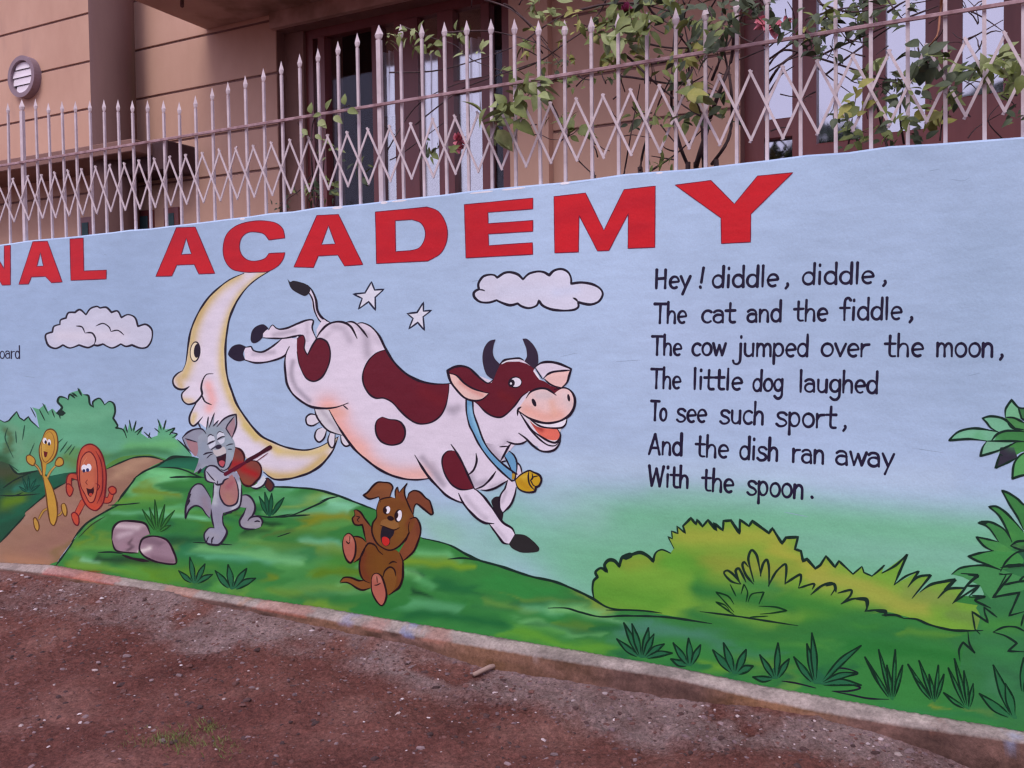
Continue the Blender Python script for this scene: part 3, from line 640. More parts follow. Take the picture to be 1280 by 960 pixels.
SEAM = [(VA, '600,600 700,640 1040,700 1300,640 1500,600', 13, (66, 132, 70), 1.0), (VB, '1000,740 960,860 1100,1060 1240,1130 1290,1160', 12, (66, 128, 78), 1.0)]
TB = [(VA, '330,790'), (VA, '570,835'), (VA, '795,870'), (VA, '1000,895'), (VB, '240,900'), (VB, '330,900'), (VF, '230,670'), (VF, '500,700'), (VF, '735,215'), (ZE, '895,350')]
G += [(z, s, 13 if z in (VA, VB) else 8, (42, 104, 72), .75) for z, s in TB]
WARP[0] = 1.0
fill('painted_meadow', scn, Q0, ' '.join('%g,%g' % p for p in hp)+'! '+botS(60, 2115), (66, 136, 72), 4, G+SEAM, grid=2.2)
WARP[0] = .5
fill('painted_field', scn, ZB, '1100,620! 1150,595 1280,590 1430,640! 1420,720! 1320,690 1200,665 1000,665!', (45, 115, 92), 5, [(ZB, '1150,610 1300,600', 4, (35, 95, 75), .8)], grid=1.6)
# right bushes
fill('painted_bush', scn, VA, '95,515! 82,470 88,425 108,405! 98,380 125,360 155,378! 143,345 165,320 195,325 217,353! 232,305 270,296 320,282 360,300 386,327! 398,285 430,268 472,285! 490,262! 460,203! 482,213! 478,175! 510,187! 505,150! 547,186! 535,150! 575,110! 600,142! 606,118! 633,152! 660,120! 702,172! 690,135! 735,172! 738,125! 775,122! 818,187! 820,118! 865,150! 882,125! 965,185! 982,160! 1030,237! 1050,208! 1110,205! 1095,265! 1125,275! 1135,325! 1155,315! 1197,362! 1222,345! 1250,300! 1295,355! 1315,325! 1385,390! 1430,352! 1440,382! 1480,400! 1540,345! 1530,385! 1657,290! 1590,445! 1715,375! 1695,410! 1775,395! 1680,512! 1760,442! 1900,415! 1840,475! 1935,455! 1900,530! 2100,560! 2040,672! 1900,672 1830,660 1700,618 1640,600 1540,580 1300,640 1040,720! 700,640 330,575! 170,570!',
     (136, 176, 70), 6, [(VA, '520,200 700,200 950,200', 14, (200, 186, 78), .9), (VA, '1000,260 1120,330 1250,400', 14, (206, 184, 78), .9), (VA, '1250,420 1400,440 1600,540 1750,560', 13, (200, 182, 84), .9), (VA, '250,340 460,320', 9, (165, 165, 65), .7), (VA, '680,330 900,360 1040,400', 16, (178, 165, 70), .8),
      (VA, '500,330 600,340 620,440', 18, (100, 165, 62), .7), (VA, '120,480 400,530', 20, (98, 158, 60), .7), (VA, '620,470 900,520 1080,540', 16, (60, 130, 68), .95), (VA, '900,440 1020,460', 10, (75, 140, 75), .9), (VA, '1100,520 1300,560 1440,600', 14, (72, 142, 66), .95), (VA, '1200,620 1500,650', 12, (80, 145, 62), .9), (VA,'1050,660 1400,680',10,(60,130,60),.8), (VA, '1640,470 1880,520', 12, (158, 160, 85), .8), (VA, '1900,600 2050,640', 10, (130, 155, 80), .9)]+SEAM, grid=2.4)
fill('painted_bush', scn, VB, '1045,665! 1060,600 1040,560! 1080,490! 1060,440! 1120,380! 1150,300! 1180,250! 1290,250! 3200,100! 3200,900! 2600,1600! 1290,1155! 1240,1120! 1100,1050! 960,860! 980,760 1010,700!', (66, 128, 84), 8,
     [(VB, '1080,420 1180,480', 10, (88, 150, 98), .8), (VB, '1100,640 1250,640', 12, (82, 150, 72), .8), (VB, '1050,760 1200,800', 10, (70, 140, 85), .8), (VB, '1180,340 1280,330', 6, (55, 95, 68), .8), (VB, '1200,880 1280,950', 8, (60, 110, 78), .8), (VB,'1100,920 1180,1000',9,(75,130,95),.7)]+SEAM[1:], grid=2.4)
# leaves of the plant at the right edge
for s, c in (('640,300 600,240 560,228 520,190 460,150 410,130! 460,225 520,320 560,405! 660,500!', (70, 130, 75)), ('318,245! 370,243 430,280 490,340 550,410 620,520 480,500! 440,400 390,310', (74, 140, 78)),
             ('245,358! 310,350 370,370 430,410 490,480 470,560 380,492! 330,410 290,375', (72, 135, 80)), ('228,458! 290,468 375,490! 480,560 345,557! 280,520', (80, 145, 85)),
             ('172,595! 260,570 350,555! 500,560 560,640 400,692! 300,650 230,625', (78, 150, 85)), ('55,722! 110,680 200,662 300,660 420,692! 620,800 330,900! 250,800! 130,740!', (80, 145, 92)), ('470,520! 520,490 600,485! 700,540! 560,552 500,545!', (60, 85, 70)), ('400,690! 440,630 520,560! 700,560! 700,690! 500,665!', (52, 100, 78))):
    fill('painted_leaf', scn, SH, s, c, 9+rnd.random(), [(SH, '%d,%d' % (rnd.randint(300, 560), rnd.randint(300, 640)), 9, (95, 160, 85), .5)])
for s, c in (('1040,140! 925,140! 945,205! 1000,260! 1100,280!', (70, 120, 80)), ('848,205! 850,150 885,95! 925,140 945,205! 900,215', (120, 170, 140)), ('710,205! 760,193 830,205 880,240 915,275! 800,285! 760,262 735,230', (118, 168, 145)),
             ('510,338! 560,290 630,268 700,268 805,287! 780,345! 640,330 570,333', (118, 168, 145)), ('845,205! 900,203 960,232! 1040,260! 1040,300 960,285! 890,262', (85, 140, 88)),
             ('735,345! 890,345! 860,395 700,430! 710,380', (118, 160, 140)), ('815,405! 820,380 900,380! 920,440! 860,470 790,505!', (60, 52, 70)), ('830,430! 855,375 920,345 1060,330! 1060,420! 960,405 900,430', (78, 140, 78)),
             ('765,340! 800,300 860,280 960,285 1060,300! 1060,345! 960,340 860,347', (76, 138, 84)), ('890,565! 895,480 940,420 1060,390! 1060,540! 950,545', (96, 160, 100))):
    fill('painted_leaf', scn, VC, s, c, 9+rnd.random(), [(VC, '%d,%d' % (rnd.randint(700, 950), rnd.randint(250, 420)), 8, (100, 170, 120), .5)])
# beyond the frame the same plant goes on
# contour ink of the landscape
k = Ink(12, (32, 50, 45))
L_ = lambda z, s, w=1.6, **q: k.line(z, s, w, **q)
L_(ZB, '0,345 30,360 60,350! 85,320! 112,290! 130,330! 160,350! 190,325! 205,350! 262,402!', 1.5); L_(ZB, '205,262! 240,330!', 1.2); L_(ZB, '262,275! 300,350!', 1.2); L_(ZB, '285,235! 325,310!', 1.3); L_(ZB, '345,275! 365,330!', 1.3)
L_(ZB, '402,335 392,290! 415,262 385,225 400,192 440,200 455,212!', 2.2); L_(ZB, '380,300 432,300!', 5); L_(ZB, '455,212! 465,175 500,200!', 2); L_(ZB, '480,165! 515,190!', 2); L_(ZB, '520,135! 545,185!', 2); L_(ZB, '560,178 590,185 600,240 625,262!', 2); L_(ZB, '625,262! 620,225 665,202 698,245!', 1.9); L_(ZB, '698,245! 730,222 760,240 768,290 755,335! 785,385 770,400! 820,410 845,465!', 1.9)
for s in ('835,375! 850,430!', '862,345! 878,420!', '908,352! 890,420!', '900,430! 950,395 915,445!', '960,425! 1010,470!', '1000,430! 990,465!', '1030,400! 1065,430!', '1052,340! 1075,410!', '1108,345! 1090,410!', '1105,425! 1165,400 1130,445!', '1135,430! 1182,440 1150,465!', '1180,475 1230,520 1275,575'): L_(ZB, s, 1.5)
for s in ('400,560! 450,490!', '430,570! 480,510!', '460,580! 500,520!', '360,520! 420,470!', '130,690! 60,640!', '90,600! 35,470 50,400!', '150,480! 165,380!', '110,500! 105,420!', '230,500! 180,620!'): L_(ZB, s, 1.1, col=(50, 90, 75))
L_(ZB, '60,640! 120,705 250,685!', 1.8); L_(ZE, '0,180! 100,180 230,170', 1.2); L_(ZB, '0,850! 100,850 150,830', 1.3); L_(ZB, '20,800! 100,745 200,700', 1.2)
L_(ZB, '1275,592 1150,590 1100,620! 1050,650 960,690 890,740!', 1.9); L_(ZB, '715,672 800,632 900,596 1010,592 1100,618', 1.7); L_(ZB, '440,765 340,820 170,960', 1.6); L_(ZE, '145,290! 130,310 0,450', 1.8)
L_(ZE, '780,70 760,100! 690,190! 675,215!', 2.2); L_(ZE, '690,230! 620,262 500,335 440,400 410,445!', 2.0); L_(ZE, '425,430! 400,470 320,580!', 2.0); L_(ZE, '620,235! 700,232 800,222', 1.5); L_(ZE, '970,75! 1050,72 1150,78', 1.7); L_(ZE, '450,420 520,350 600,300', 1.3, col=(60, 80, 50))
L_(ZE, '1060,55! 900,70', .01); L_(ZE, '560,505! 640,503 700,512', 1.6)
L_(ZD, '0,555 110,560 180,580 250,612 300,625', 1.5); L_(ZD, '0,525 100,490 230,486', 1.6); L_(ZD, '70,625! 200,618 290,622', 1.5)
L_(ZD, '690,690 760,685 900,690 1020,700 1150,730 1280,780', 2.0); L_(YE, '-80,165 0,185 180,235 350,300 560,380', 2.2); L_(ZD, '730,888! 860,880 1010,820 1150,755', 1.7); L_(ZD, '830,885! 900,878 1000,872', 1.6); L_(VF, '650,235 740,248 880,225', 1.4)
L_(YE, '0,295 80,265 180,245', 1.4); L_(VF, '220,415! 320,420 480,432', 1.4); L_(VF, '780,380! 870,350!', 1.3)
L_(VE, '110,130 200,150 260,170 330,210 400,242 500,270 650,320 780,350 900,400 960,430 1050,480 1200,490', 2.6); L_(VE, '240,235! 320,230 400,243', 1.8); L_(VE, '740,480! 830,480 900,500 1000,523 1130,518 1280,525', 1.9)
L_(VA, '150,570 320,572 430,585', 1.7); L_(VA, '250,598 450,605 680,638', 2.2); L_(VA, '620,577! 800,600 960,625 1110,648', 1.9)
L_(VA, '92,520! 83,470 88,425 108,405! 98,380 125,360 155,378! 143,345 165,320 195,325 217,353! 232,305 270,296 320,282 360,300 386,327! 398,285 430,268 472,285!', 3.3); L_(VA, '235,310! 285,290!', 5.5)
L_(VA, '490,262! 460,203! 482,213! 478,175! 510,187! 505,150! 547,186! 535,150! 575,110! 600,142! 606,118! 633,152! 660,120! 702,172! 690,135! 735,172! 738,125! 775,122! 818,187! 820,118! 865,150! 882,125! 965,185! 982,160! 1030,237! 1050,208! 1110,205! 1095,265! 1125,275! 1135,325! 1155,315! 1197,362! 1222,345! 1250,300! 1295,355! 1315,325! 1385,390! 1430,352! 1440,382! 1480,400! 1540,345!', 2.9)
L_(VA, '1480,400! 1530,360 1545,345!', 2); L_(VA, '1530,385! 1600,345 1657,290! 1590,445!', 2.6); L_(VA, '1590,445! 1650,400 1715,375! 1660,455!', 2.2); L_(VA, '1660,455! 1710,405 1775,395! 1680,512!', 2.4); L_(VA, '1720,480 1780,440 1900,418! 1810,510!', 2.8); L_(VA, '1810,510! 1860,465 1945,460! 1885,535!', 2.6); L_(VA, '1945,460! 1975,430 2015,400! 1960,395!', 2); L_(VA, '1885,535! 1950,490 2015,450 1965,500!', 2); L_(VA, '1965,505 2040,505! 1995,520 2050,545!', 2)
for s in ('820,440! 775,425 740,385 758,372 790,395 825,440!', '818,425! 798,375 815,362 850,430!', '888,440! 850,395 832,345 842,330 862,355!', '890,430! 862,320 868,285 882,270 905,300 925,400!', '922,400! 935,340 955,318 965,360 965,450!', '962,450! 1000,380 1045,340 1052,370 1045,440!', '1045,438! 1120,392 1125,415 1112,460!', '1115,460! 1190,438 1182,465!', '1175,492! 1230,448 1280,435 1295,460 1275,495!', '1310,485! 1375,470 1370,500 1325,540!', '1325,540! 1380,515 1450,512 1460,540 1445,578!', '1445,576! 1500,570 1550,575 1545,600!', '1530,595 1600,595 1640,612!', '1640,612! 1700,615 1760,640 1830,660 1900,672 2035,672'): L_(VA, s, 2.5)
L_(VA, '1250,450 1290,440 1300,480', 3); L_(VA,'1400,515 1450,520 1455,570',3.4); L_(VA,'1500,575 1545,578 1550,600',3.4)
# star leaves on the bush
for s in ('800,600 700,530! 745,545 770,575!', '790,580 700,480! 760,500 790,540!', '825,490! 840,440! 858,480 850,530!', '860,530 880,490 940,480! 915,540!', '915,550! 1000,555 1055,573! 980,585 920,590!', '800,500 770,440!', '870,605 960,600!'): L_(VA, s, 1.7, col=(30, 70, 45))
for s in ('640,300 600,240 560,228 520,190 460,150 410,130! 460,225 520,320 560,405!', '480,495! 440,400 390,310 318,245! 370,243 430,280 490,340 560,420', '475,480 430,410 370,370 310,350 245,358! 290,375 330,410 385,492', '375,490! 290,470 228,458! 280,520 345,557!', '350,555! 260,570 172,595! 230,625 300,650 400,692', '55,722! 110,680 200,662 300,660 400,690!', '400,700! 440,630 520,565 640,550', '470,520! 520,490 640,485', '470,522 560,552 660,545', '390,725! 480,718! 345,885! 530,852! 480,960', '410,800! 520,775 620,765', '400,675 500,660 640,662', '120,715! 240,725! 170,790 120,860 60,930!', '150,805! 250,802! 180,875!', '0,765! 80,755! 0,830', '200,870 290,880 220,905 330,960'): L_(SH, s, 2.3)
L_(SH, '250,357! 310,355!', 3.5); L_(SH,'430,665 560,655',4.5)
for s in ('1040,150 945,145! 925,140 885,95! 850,150 848,200', '925,140! 945,205! 975,225', '800,285 760,262 735,230 710,205! 760,193 830,205 880,240 912,268', '740,342! 640,330 570,333 510,338! 560,290 630,268 700,268 805,287', '850,200 900,203 960,232!', '855,210! 890,262 960,275', '765,340! 800,300 860,280 960,285', '740,342 890,342! 960,345', '735,345 712,380 698,432! 790,405 860,375 920,345', '830,430 815,420! 788,505! 860,472 920,442', '1000,400 940,425 900,480 890,568! 950,548 1040,540'): L_(VC, s, 2.4)
for s in ('1085,600! 1080,555! 1145,605!', '1060,690! 1035,665! 1020,577! 1100,632! 1078,560!', '1155,385! 1190,395! 1130,505! 1260,480! 1205,598! 1290,575!', '1280,400! 1255,425', '1125,680! 1180,655 1240,655 1290,680', '1125,680! 1190,700 1245,735! 1200,775! 1290,778!', '1000,680! 1008,740 1035,785! 975,730! 955,770 960,825!', '1280,590! 1265,650'): L_(VB, s, 2.2)
k.build('painted_outline', scn, label='dark brush outlines of hills, bushes and leaves')

# grass tufts
def tuft(z, base, tips, w=15, col=(48, 108, 78), ink=(28, 58, 45), lw=1.9, open_=False):
    kk = Ink(13+rnd.random()*.5, ink); bx_, by_ = base; hw = w*z[2]/4
    if not open_ and len(tips) > 2:
        hull = ['%g,%g' % (bx_-w*.5, by_-w*.1)]+['%g,%g' % (bx_+(tx-bx_)*.34, by_+(ty-by_)*.34) for tx, ty in sorted(tips)]+['%g,%g' % (bx_+w*.5, by_-w*.1)]; kk.poly(z, ' '.join(hull), col=col)
    for (tx, ty) in tips:
        dx, dy = tx-bx_, ty-by_; L = math.hypot(dx, dy); nx, ny = -dy/L, dx/L; b0 = bx_+dx*.18; b1 = by_+dy*.10
        cu = (1 if dx > 0 else -1)*L*.06*(abs(dx)/L)
        a = '%g,%g' % (b0+nx*hw*.35, b1+ny*hw*.35); m1 = '%g,%g' % (bx_+dx*.58+nx*hw*1.0, by_+dy*.55+ny*hw*1.0-cu); m2 = '%g,%g' % (bx_+dx*.58-nx*hw*.8, by_+dy*.55-ny*hw*.8-cu); b = '%g,%g' % (b0-nx*hw*.35, b1-ny*hw*.35); t = '%g,%g!' % (tx, ty)
        if not open_: kk.poly(z, ' '.join((a+'!', m1, t, m2, b+'!')), col=col)
        kk.line(z, a+' '+m1+' '+t, lw, taper='s', ends=.2); kk.line(z, b+' '+m2+' '+t, lw, taper='s', ends=.2)
    kk.build('painted_grass_tuft', scn)
tuft(VA, (330, 810), [(205, 715), (240, 635), (280, 640), (362, 660), (390, 690), (440, 740), (480, 785)])
tuft(VA, (570, 850), [(487, 735), (563, 712), (622, 745), (475, 815)]); tuft(VA, (795, 890), [(685, 770), (738, 735), (850, 768), (885, 850)], 18)
tuft(VA, (1000, 915), [(920, 795), (1010, 735), (1065, 815), (885, 905)]); tuft(VB, (240, 940), [(130, 805), (195, 740), (220, 685), (465, 748), (448, 885), (465, 945)], 16)
tuft(VD, (330, 590), [(180, 355), (215, 410), (255, 315), (300, 400), (345, 315), (385, 400)], 9, open_=False, col=(52, 118, 74)); tuft(VD, (560, 600), [(415, 395), (445, 460), (475, 375), (530, 450), (580, 400), (610, 450)], 9, open_=False, col=(54, 120, 76)); tuft(VD, (745, 640), [(635, 415), (668, 365), (610, 550), (720, 430), (770, 500)], 10, open_=False, col=(56, 122, 76))
tuft(VD, (1000, 690), [(880, 400), (805, 555), (945, 500)], 22, open_=False, col=(54, 116, 78)); tuft(VD, (1040, 560), [(1045, 360), (1090, 420)], 18, open_=False, col=(54, 116, 78))
tuft(VF, (230, 690), [(125, 605), (200, 515), (300, 560), (350, 630)], 13, lw=1.4); tuft(VF, (480, 730), [(370, 605), (455, 565), (578, 590), (637, 655)], 16, lw=1.6); tuft(VF, (730, 245), [(662, 110), (700, 82), (745, 90), (827, 118)], 11, (38, 98, 72), (30, 75, 55), 1.3)
tuft(ZE, (900, 390), [(815, 260), (855, 250), (885, 205), (942, 232), (998, 265), (975, 350)], 8, (62, 125, 62), (42, 88, 45), 1.2); tuft(ZB,(190,830),[(150,730),(190,720),(240,740),(265,780),(130,790)],5,(40,110,95),(30,80,70),1.0)
L2 = Ink(13); L2.line(VA, '1030,925! 1100,935 1200,960', 1.8).line(VD, '0,540 100,560 200,580 310,585', 1.7).line(VD, '0,420 60,415 120,430 140,445 60,465 20,485!', 1.8).line(VD, '25,490! 90,500 155,522 90,540 0,540', 1.8); L2.build('painted_outline', scn)
# rocks
RS = [(ZE, '690,350 800,370', 3.5, (205, 172, 192), .8), (ZE, '660,450 700,490', 3.5, (95, 62, 82), .8), (ZE, '720,410 780,400', 3, (195, 160, 182), .7), (ZE, '860,500 900,480', 4, (215, 185, 200), .9), (ZE, '880,430 960,450', 4, (110, 80, 100), .7), (ZE, '940,540 1000,560', 5, (120, 85, 105), .8), (ZE, '780,480 800,440', 3, (80, 55, 70), .8), (ZE, '740,470 780,450',3,(150,110,132),.7)]
rk = fill('painted_rock', scn, ZE, '640,430 648,365 690,328 780,328 835,345 858,400! 805,430 790,508! 720,505 660,490', (148, 112, 132), 13, RS); fill('painted_rock', scn, ZE, '800,462 820,425 880,412 950,432 988,490 1005,568! 900,560 830,530 800,495', (146, 110, 132), 14, RS)
k = Ink(15, (45, 28, 42)); k.line(ZE, '640,430 648,365 690,328 780,328 835,345 858,400!', 2.4).line(ZE, '790,508 720,505 660,490 640,430', 1.8).line(ZE, '800,462 820,425 880,412 950,432 988,490 1005,568 900,560 830,530 800,495', 2.0, closed=True).line(ZE, '700,520 760,540 850,555', 3.2); k.build('painted_outline', scn)

LANDSCAPE[0] = False; WARP[0] = 0

k = Ink(3, (226, 222, 236))
for x0, x1 in ((416, 428), (476, 484), (490, 508), (588, 616), (628, 656), (300, 306), (700, 712), (820, 828)):
    y0 = float(np.interp(x0, [0, 200, 420, 640, 960, 1280], [305, 283.5, 257.5, 234, 199, 170]))+2.2; k.line(Q0, '%g,%g %g,%g' % (x0, y0, x1, y0-(x1-x0)*.105), rnd.uniform(1.4, 2.8))
k.build('paint_chip', wall, label='whitish chips along the top edge of the wall')
k = Ink(3, (128, 122, 150))
for s in ('700,232 740,226', '452,447 470,449', '1160,214 1176,211', '1188,224 1204,226 1212,222', '700,446 722,441', '770,452 800,450', '1210,470 1226,466', '1140,560 1180,566', '590,352 600,350', '30,470 44,472', '980,640 1010,646', '130,318 134,319'): k.line(Q0, s, .55, col=(138, 150, 186))
k.build('hairline_mark', wall)
# ------------------------------------------------------------------ mural: figures
WH = (208, 188, 216)
# clouds, stars
c1 = '230,660 230,632 262,620! 270,592 300,582! 303,560 330,550! 342,524 375,522! 400,508 430,534! 452,503 485,492 500,500! 532,497 558,522! 588,515 607,548! 640,533 675,548 690,592! 730,582 760,610 758,660 735,695 700,700 660,685! 630,692 605,680! 560,700 515,680! 490,688 470,685! 440,698 395,685! 350,700 315,685! 280,702 245,690'
cl = fill('painted_cloud', wall, ZA, c1, (192, 184, 214), 3, [(ZA, '300,640 600,640', 9, (204, 190, 216), .8)], label='small painted cloud of many scallops at the left, above the bushes')
k = Ink(4, INK); k.line(ZA, c1, 1.9, closed=True).line(ZA, '380,590! 410,595 425,625!', 1.6).line(ZA, '425,625! 460,625 478,655 470,685!', 1.8).line(ZA, '480,590! 515,577 545,595 555,618!', 1.6).line(ZA, '555,618! 590,612 620,635!', 1.6); k.build('outline', cl)
c2 = '120,235! 115,190 150,135 200,118 245,122 265,142! 320,105 370,98 430,115 472,155! 520,110 590,92 640,98 682,122! 720,85 780,72 830,95 855,140 858,190! 940,180 1030,195 1090,230 1110,275 1080,330 1020,355 960,350 912,335! 915,375 880,398 800,405 700,395 630,365 600,325! 580,365 520,385 460,370 430,348! 370,362 310,345 260,322! 200,340 130,335 85,300 78,265 100,242'
cl = fill('painted_cloud', wall, XD, c2, (196, 186, 216), 3, [(XD, '300,250 700,250', 10, (190, 184, 216), .6), (XD, '740,260 900,240', 6, (186, 184, 220), .6)], label='large painted cloud between the big red letters and the cow\'s head')
k = Ink(4, INK); k.line(XD, c2, 2.5, closed=True).line(XD, '120,237 150,240 168,248!', 1.6).line(XD, '672,112 690,128!', 2).line(XD, '872,303! 895,315 912,335!', 2.2); k.build('outline', cl)
for s, lb in (('612,110! 632,160! 690,155! 635,205! 637,285! 595,232! 532,278! 555,212! 500,185! 572,178!', 'larger painted star, nearer the cow\'s tail'), ('932,235! 932,290! 982,285! 930,325! 938,408! 897,360! 842,400! 868,335! 832,305! 893,298!', 'smaller painted star, nearer the big cloud')):
    st = fill('painted_star', wall, YA, s, (205, 196, 222), 3, label=lb); k = Ink(4, (44, 44, 70)); k.line(YA, s, 1.7, closed=True); k.build('outline', st)

# moon
mo = '470,155 400,205 330,270 275,345 235,420 205,500 190,580 180,660 170,720 150,765! 115,785 88,820 92,860 120,885 160,888! 185,885! 150,912 145,940 158,970 185,988 215,985 240,975! 215,1028 197,1073 200,1113 220,1133 260,1110! 700,1440! 760,1487 850,1487 930,1468 1000,1443 1070,1398 1120,1343 1160,1283 1195,1205! 1120,1243 1060,1273 980,1293 900,1288 820,1268 750,1238 680,1203 620,1143 560,1063 510,983 480,903 455,830 442,760 437,680 437,600 445,520 460,430 480,370 520,290 580,210 650,150 735,98! 590,95! 540,125'
moon = fill('painted_moon', wall, ZC, mo, (208, 190, 216), 6, [(ZC, '520,130 400,210 300,330 240,450 215,560 200,700 160,800', 7.5, (216, 182, 132), .95), (ZC, '700,115 540,260 455,430 420,600 420,760 470,940 600,1150 780,1290', 6, (220, 186, 132), .95), (ZC, '120,820 140,870', 5, (216, 178, 130), .9),
      (ZC, '300,280 240,440', 5, (212, 170, 118), .6), (ZC, '160,960 210,970', 4, (216, 180, 135), .8), (ZC, '230,1060 215,1110', 4, (220, 186, 130), .9), (ZC, '320,860 350,960 330,1020', 6.5, (222, 160, 168), .95), (ZC, '800,1300 920,1310 1060,1300 1150,1230', 7, (224, 192, 135), .9), (ZC, '640,1440 800,1470 950,1450 1100,1340', 7, (218, 180, 125), .95), (ZC, '560,1130 640,1220', 4, (228, 196, 120), .8)], label='painted yellow crescent moon with a face in profile')
k = Ink(7, INK); k.line(ZC, '560,115 470,155 400,205 330,270 275,345 235,420 205,500 190,580 180,660 170,720 150,765!', 1.9).line(ZC, '150,765! 115,785 88,820 92,860 120,885 160,888 195,870!', 2.1).line(ZC, '195,872! 150,912 145,940 158,970 185,988 215,985 240,975 280,925 275,880 285,830 310,790 355,785!', 2.0).line(ZC, '280,925! 300,970 345,992!', 1.9).line(ZC, '258,950! 215,1028 197,1073 200,1113 220,1133 245,1120 285,1072!', 1.9)
k.line(ZC, '735,98! 650,150 580,210 520,290 480,370 460,430 445,520 437,600 437,680 442,760 455,830 480,903 510,983 560,1063 620,1143 680,1203 750,1238 820,1268 900,1288 980,1293 1060,1273 1120,1243 1190,1205', 2.2).line(ZC, '690,1440 760,1487 850,1487 930,1468 1000,1443 1070,1398 1120,1343 1160,1283 1185,1210', 2.4); k.build('outline', moon)
k = Ink(8, INK); k.dot(ZC, 235, 638, 36, 70, .08).dot(ZC, 233, 638, 28, 61, .08, (226, 196, 180)).dot(ZC, 247, 632, 21, 47, .08); k.build('eye', moon)

# red letters
RED = (216, 36, 48)
def letter(z, s, holes=(), lb=None, rough=()):
    k = [(z, '%d,%d %d,%d' % (rnd.randint(0, 900), rnd.randint(150, 450), rnd.randint(0, 900), rnd.randint(150, 450)), 10, (200, 34, 50), .6) for _ in range(3)]
    o = fill('painted_letter', wall, z, s, RED, 16, k, holes, label=lb)
    kk = Ink(17, (128, 30, 62)); kk.line(z, s, .8, closed=True)
    for h in holes: kk.line(z, h, .8, closed=True)
    kk.build('edge', o)
letter(ZA, '-90,192! -46,189! 22,305! 22,189! 53,186! 53,384! 12,386! -55,272! -55,392! -90,394!', lb='big red letter N cut by the left edge')
letter(ZA, '95,382! 165,168! 238,166! 312,370! 262,374! 228,342! 158,345! 143,380!'.replace('262,374!', '258,374!'), ['185,292! 203,222! 218,290!'], 'big red letter A before the L')
letter(ZA, '350,155! 417,150! 420,315! 533,310! 532,355! 355,362!', lb='big red letter L')
letter(XA, '60,462! 163,218! 257,215! 355,447! 275,450! 252,402! 165,405! 140,460!', ['187,353! 212,270! 238,350!'], 'big red letter A that begins the last word')
letter(XA, '705,270! 695,225 660,195 600,184 530,188 460,210 412,255 396,320 405,380 440,425 500,440 560,441 620,437 670,410 695,378 706,343! 625,347! 605,372 560,385 520,380 490,355 478,315 488,270 520,243 560,240 600,250 625,280!', lb='big red letter C touching the moon\'s tip')
letter(XA, '750,415! 865,157! 973,152! 1095,403! 1003,410! 970,355! 872,360! 848,418!', ['888,303! 923,208! 957,300!'], 'big red letter A after the C')
letter(XB, '117,220! 375,195! 430,215 465,265 478,320 470,380 440,430 380,465! 123,478!', ['217,263! 300,258! 345,275 366,315 362,360 335,400 290,413! 219,418!'], 'big red letter D')
letter(XB, '562,183! 905,150! 905,205! 680,222! 682,278! 905,262! 905,317! 682,330! 685,388! 903,373! 905,432! 570,450!', lb='big red letter E')
letter(XC, '50,183! 208,165! 300,352! 400,148! 557,130! 555,437! 420,442! 422,268! 325,453! 268,455! 176,277! 173,460! 54,465!', lb='big red letter M')
letter(XC, '655,125! 835,102! 952,220! 1068,80! 1245,63! 1035,270! 1033,410! 887,418! 885,290!', lb='big red letter Y at the end')

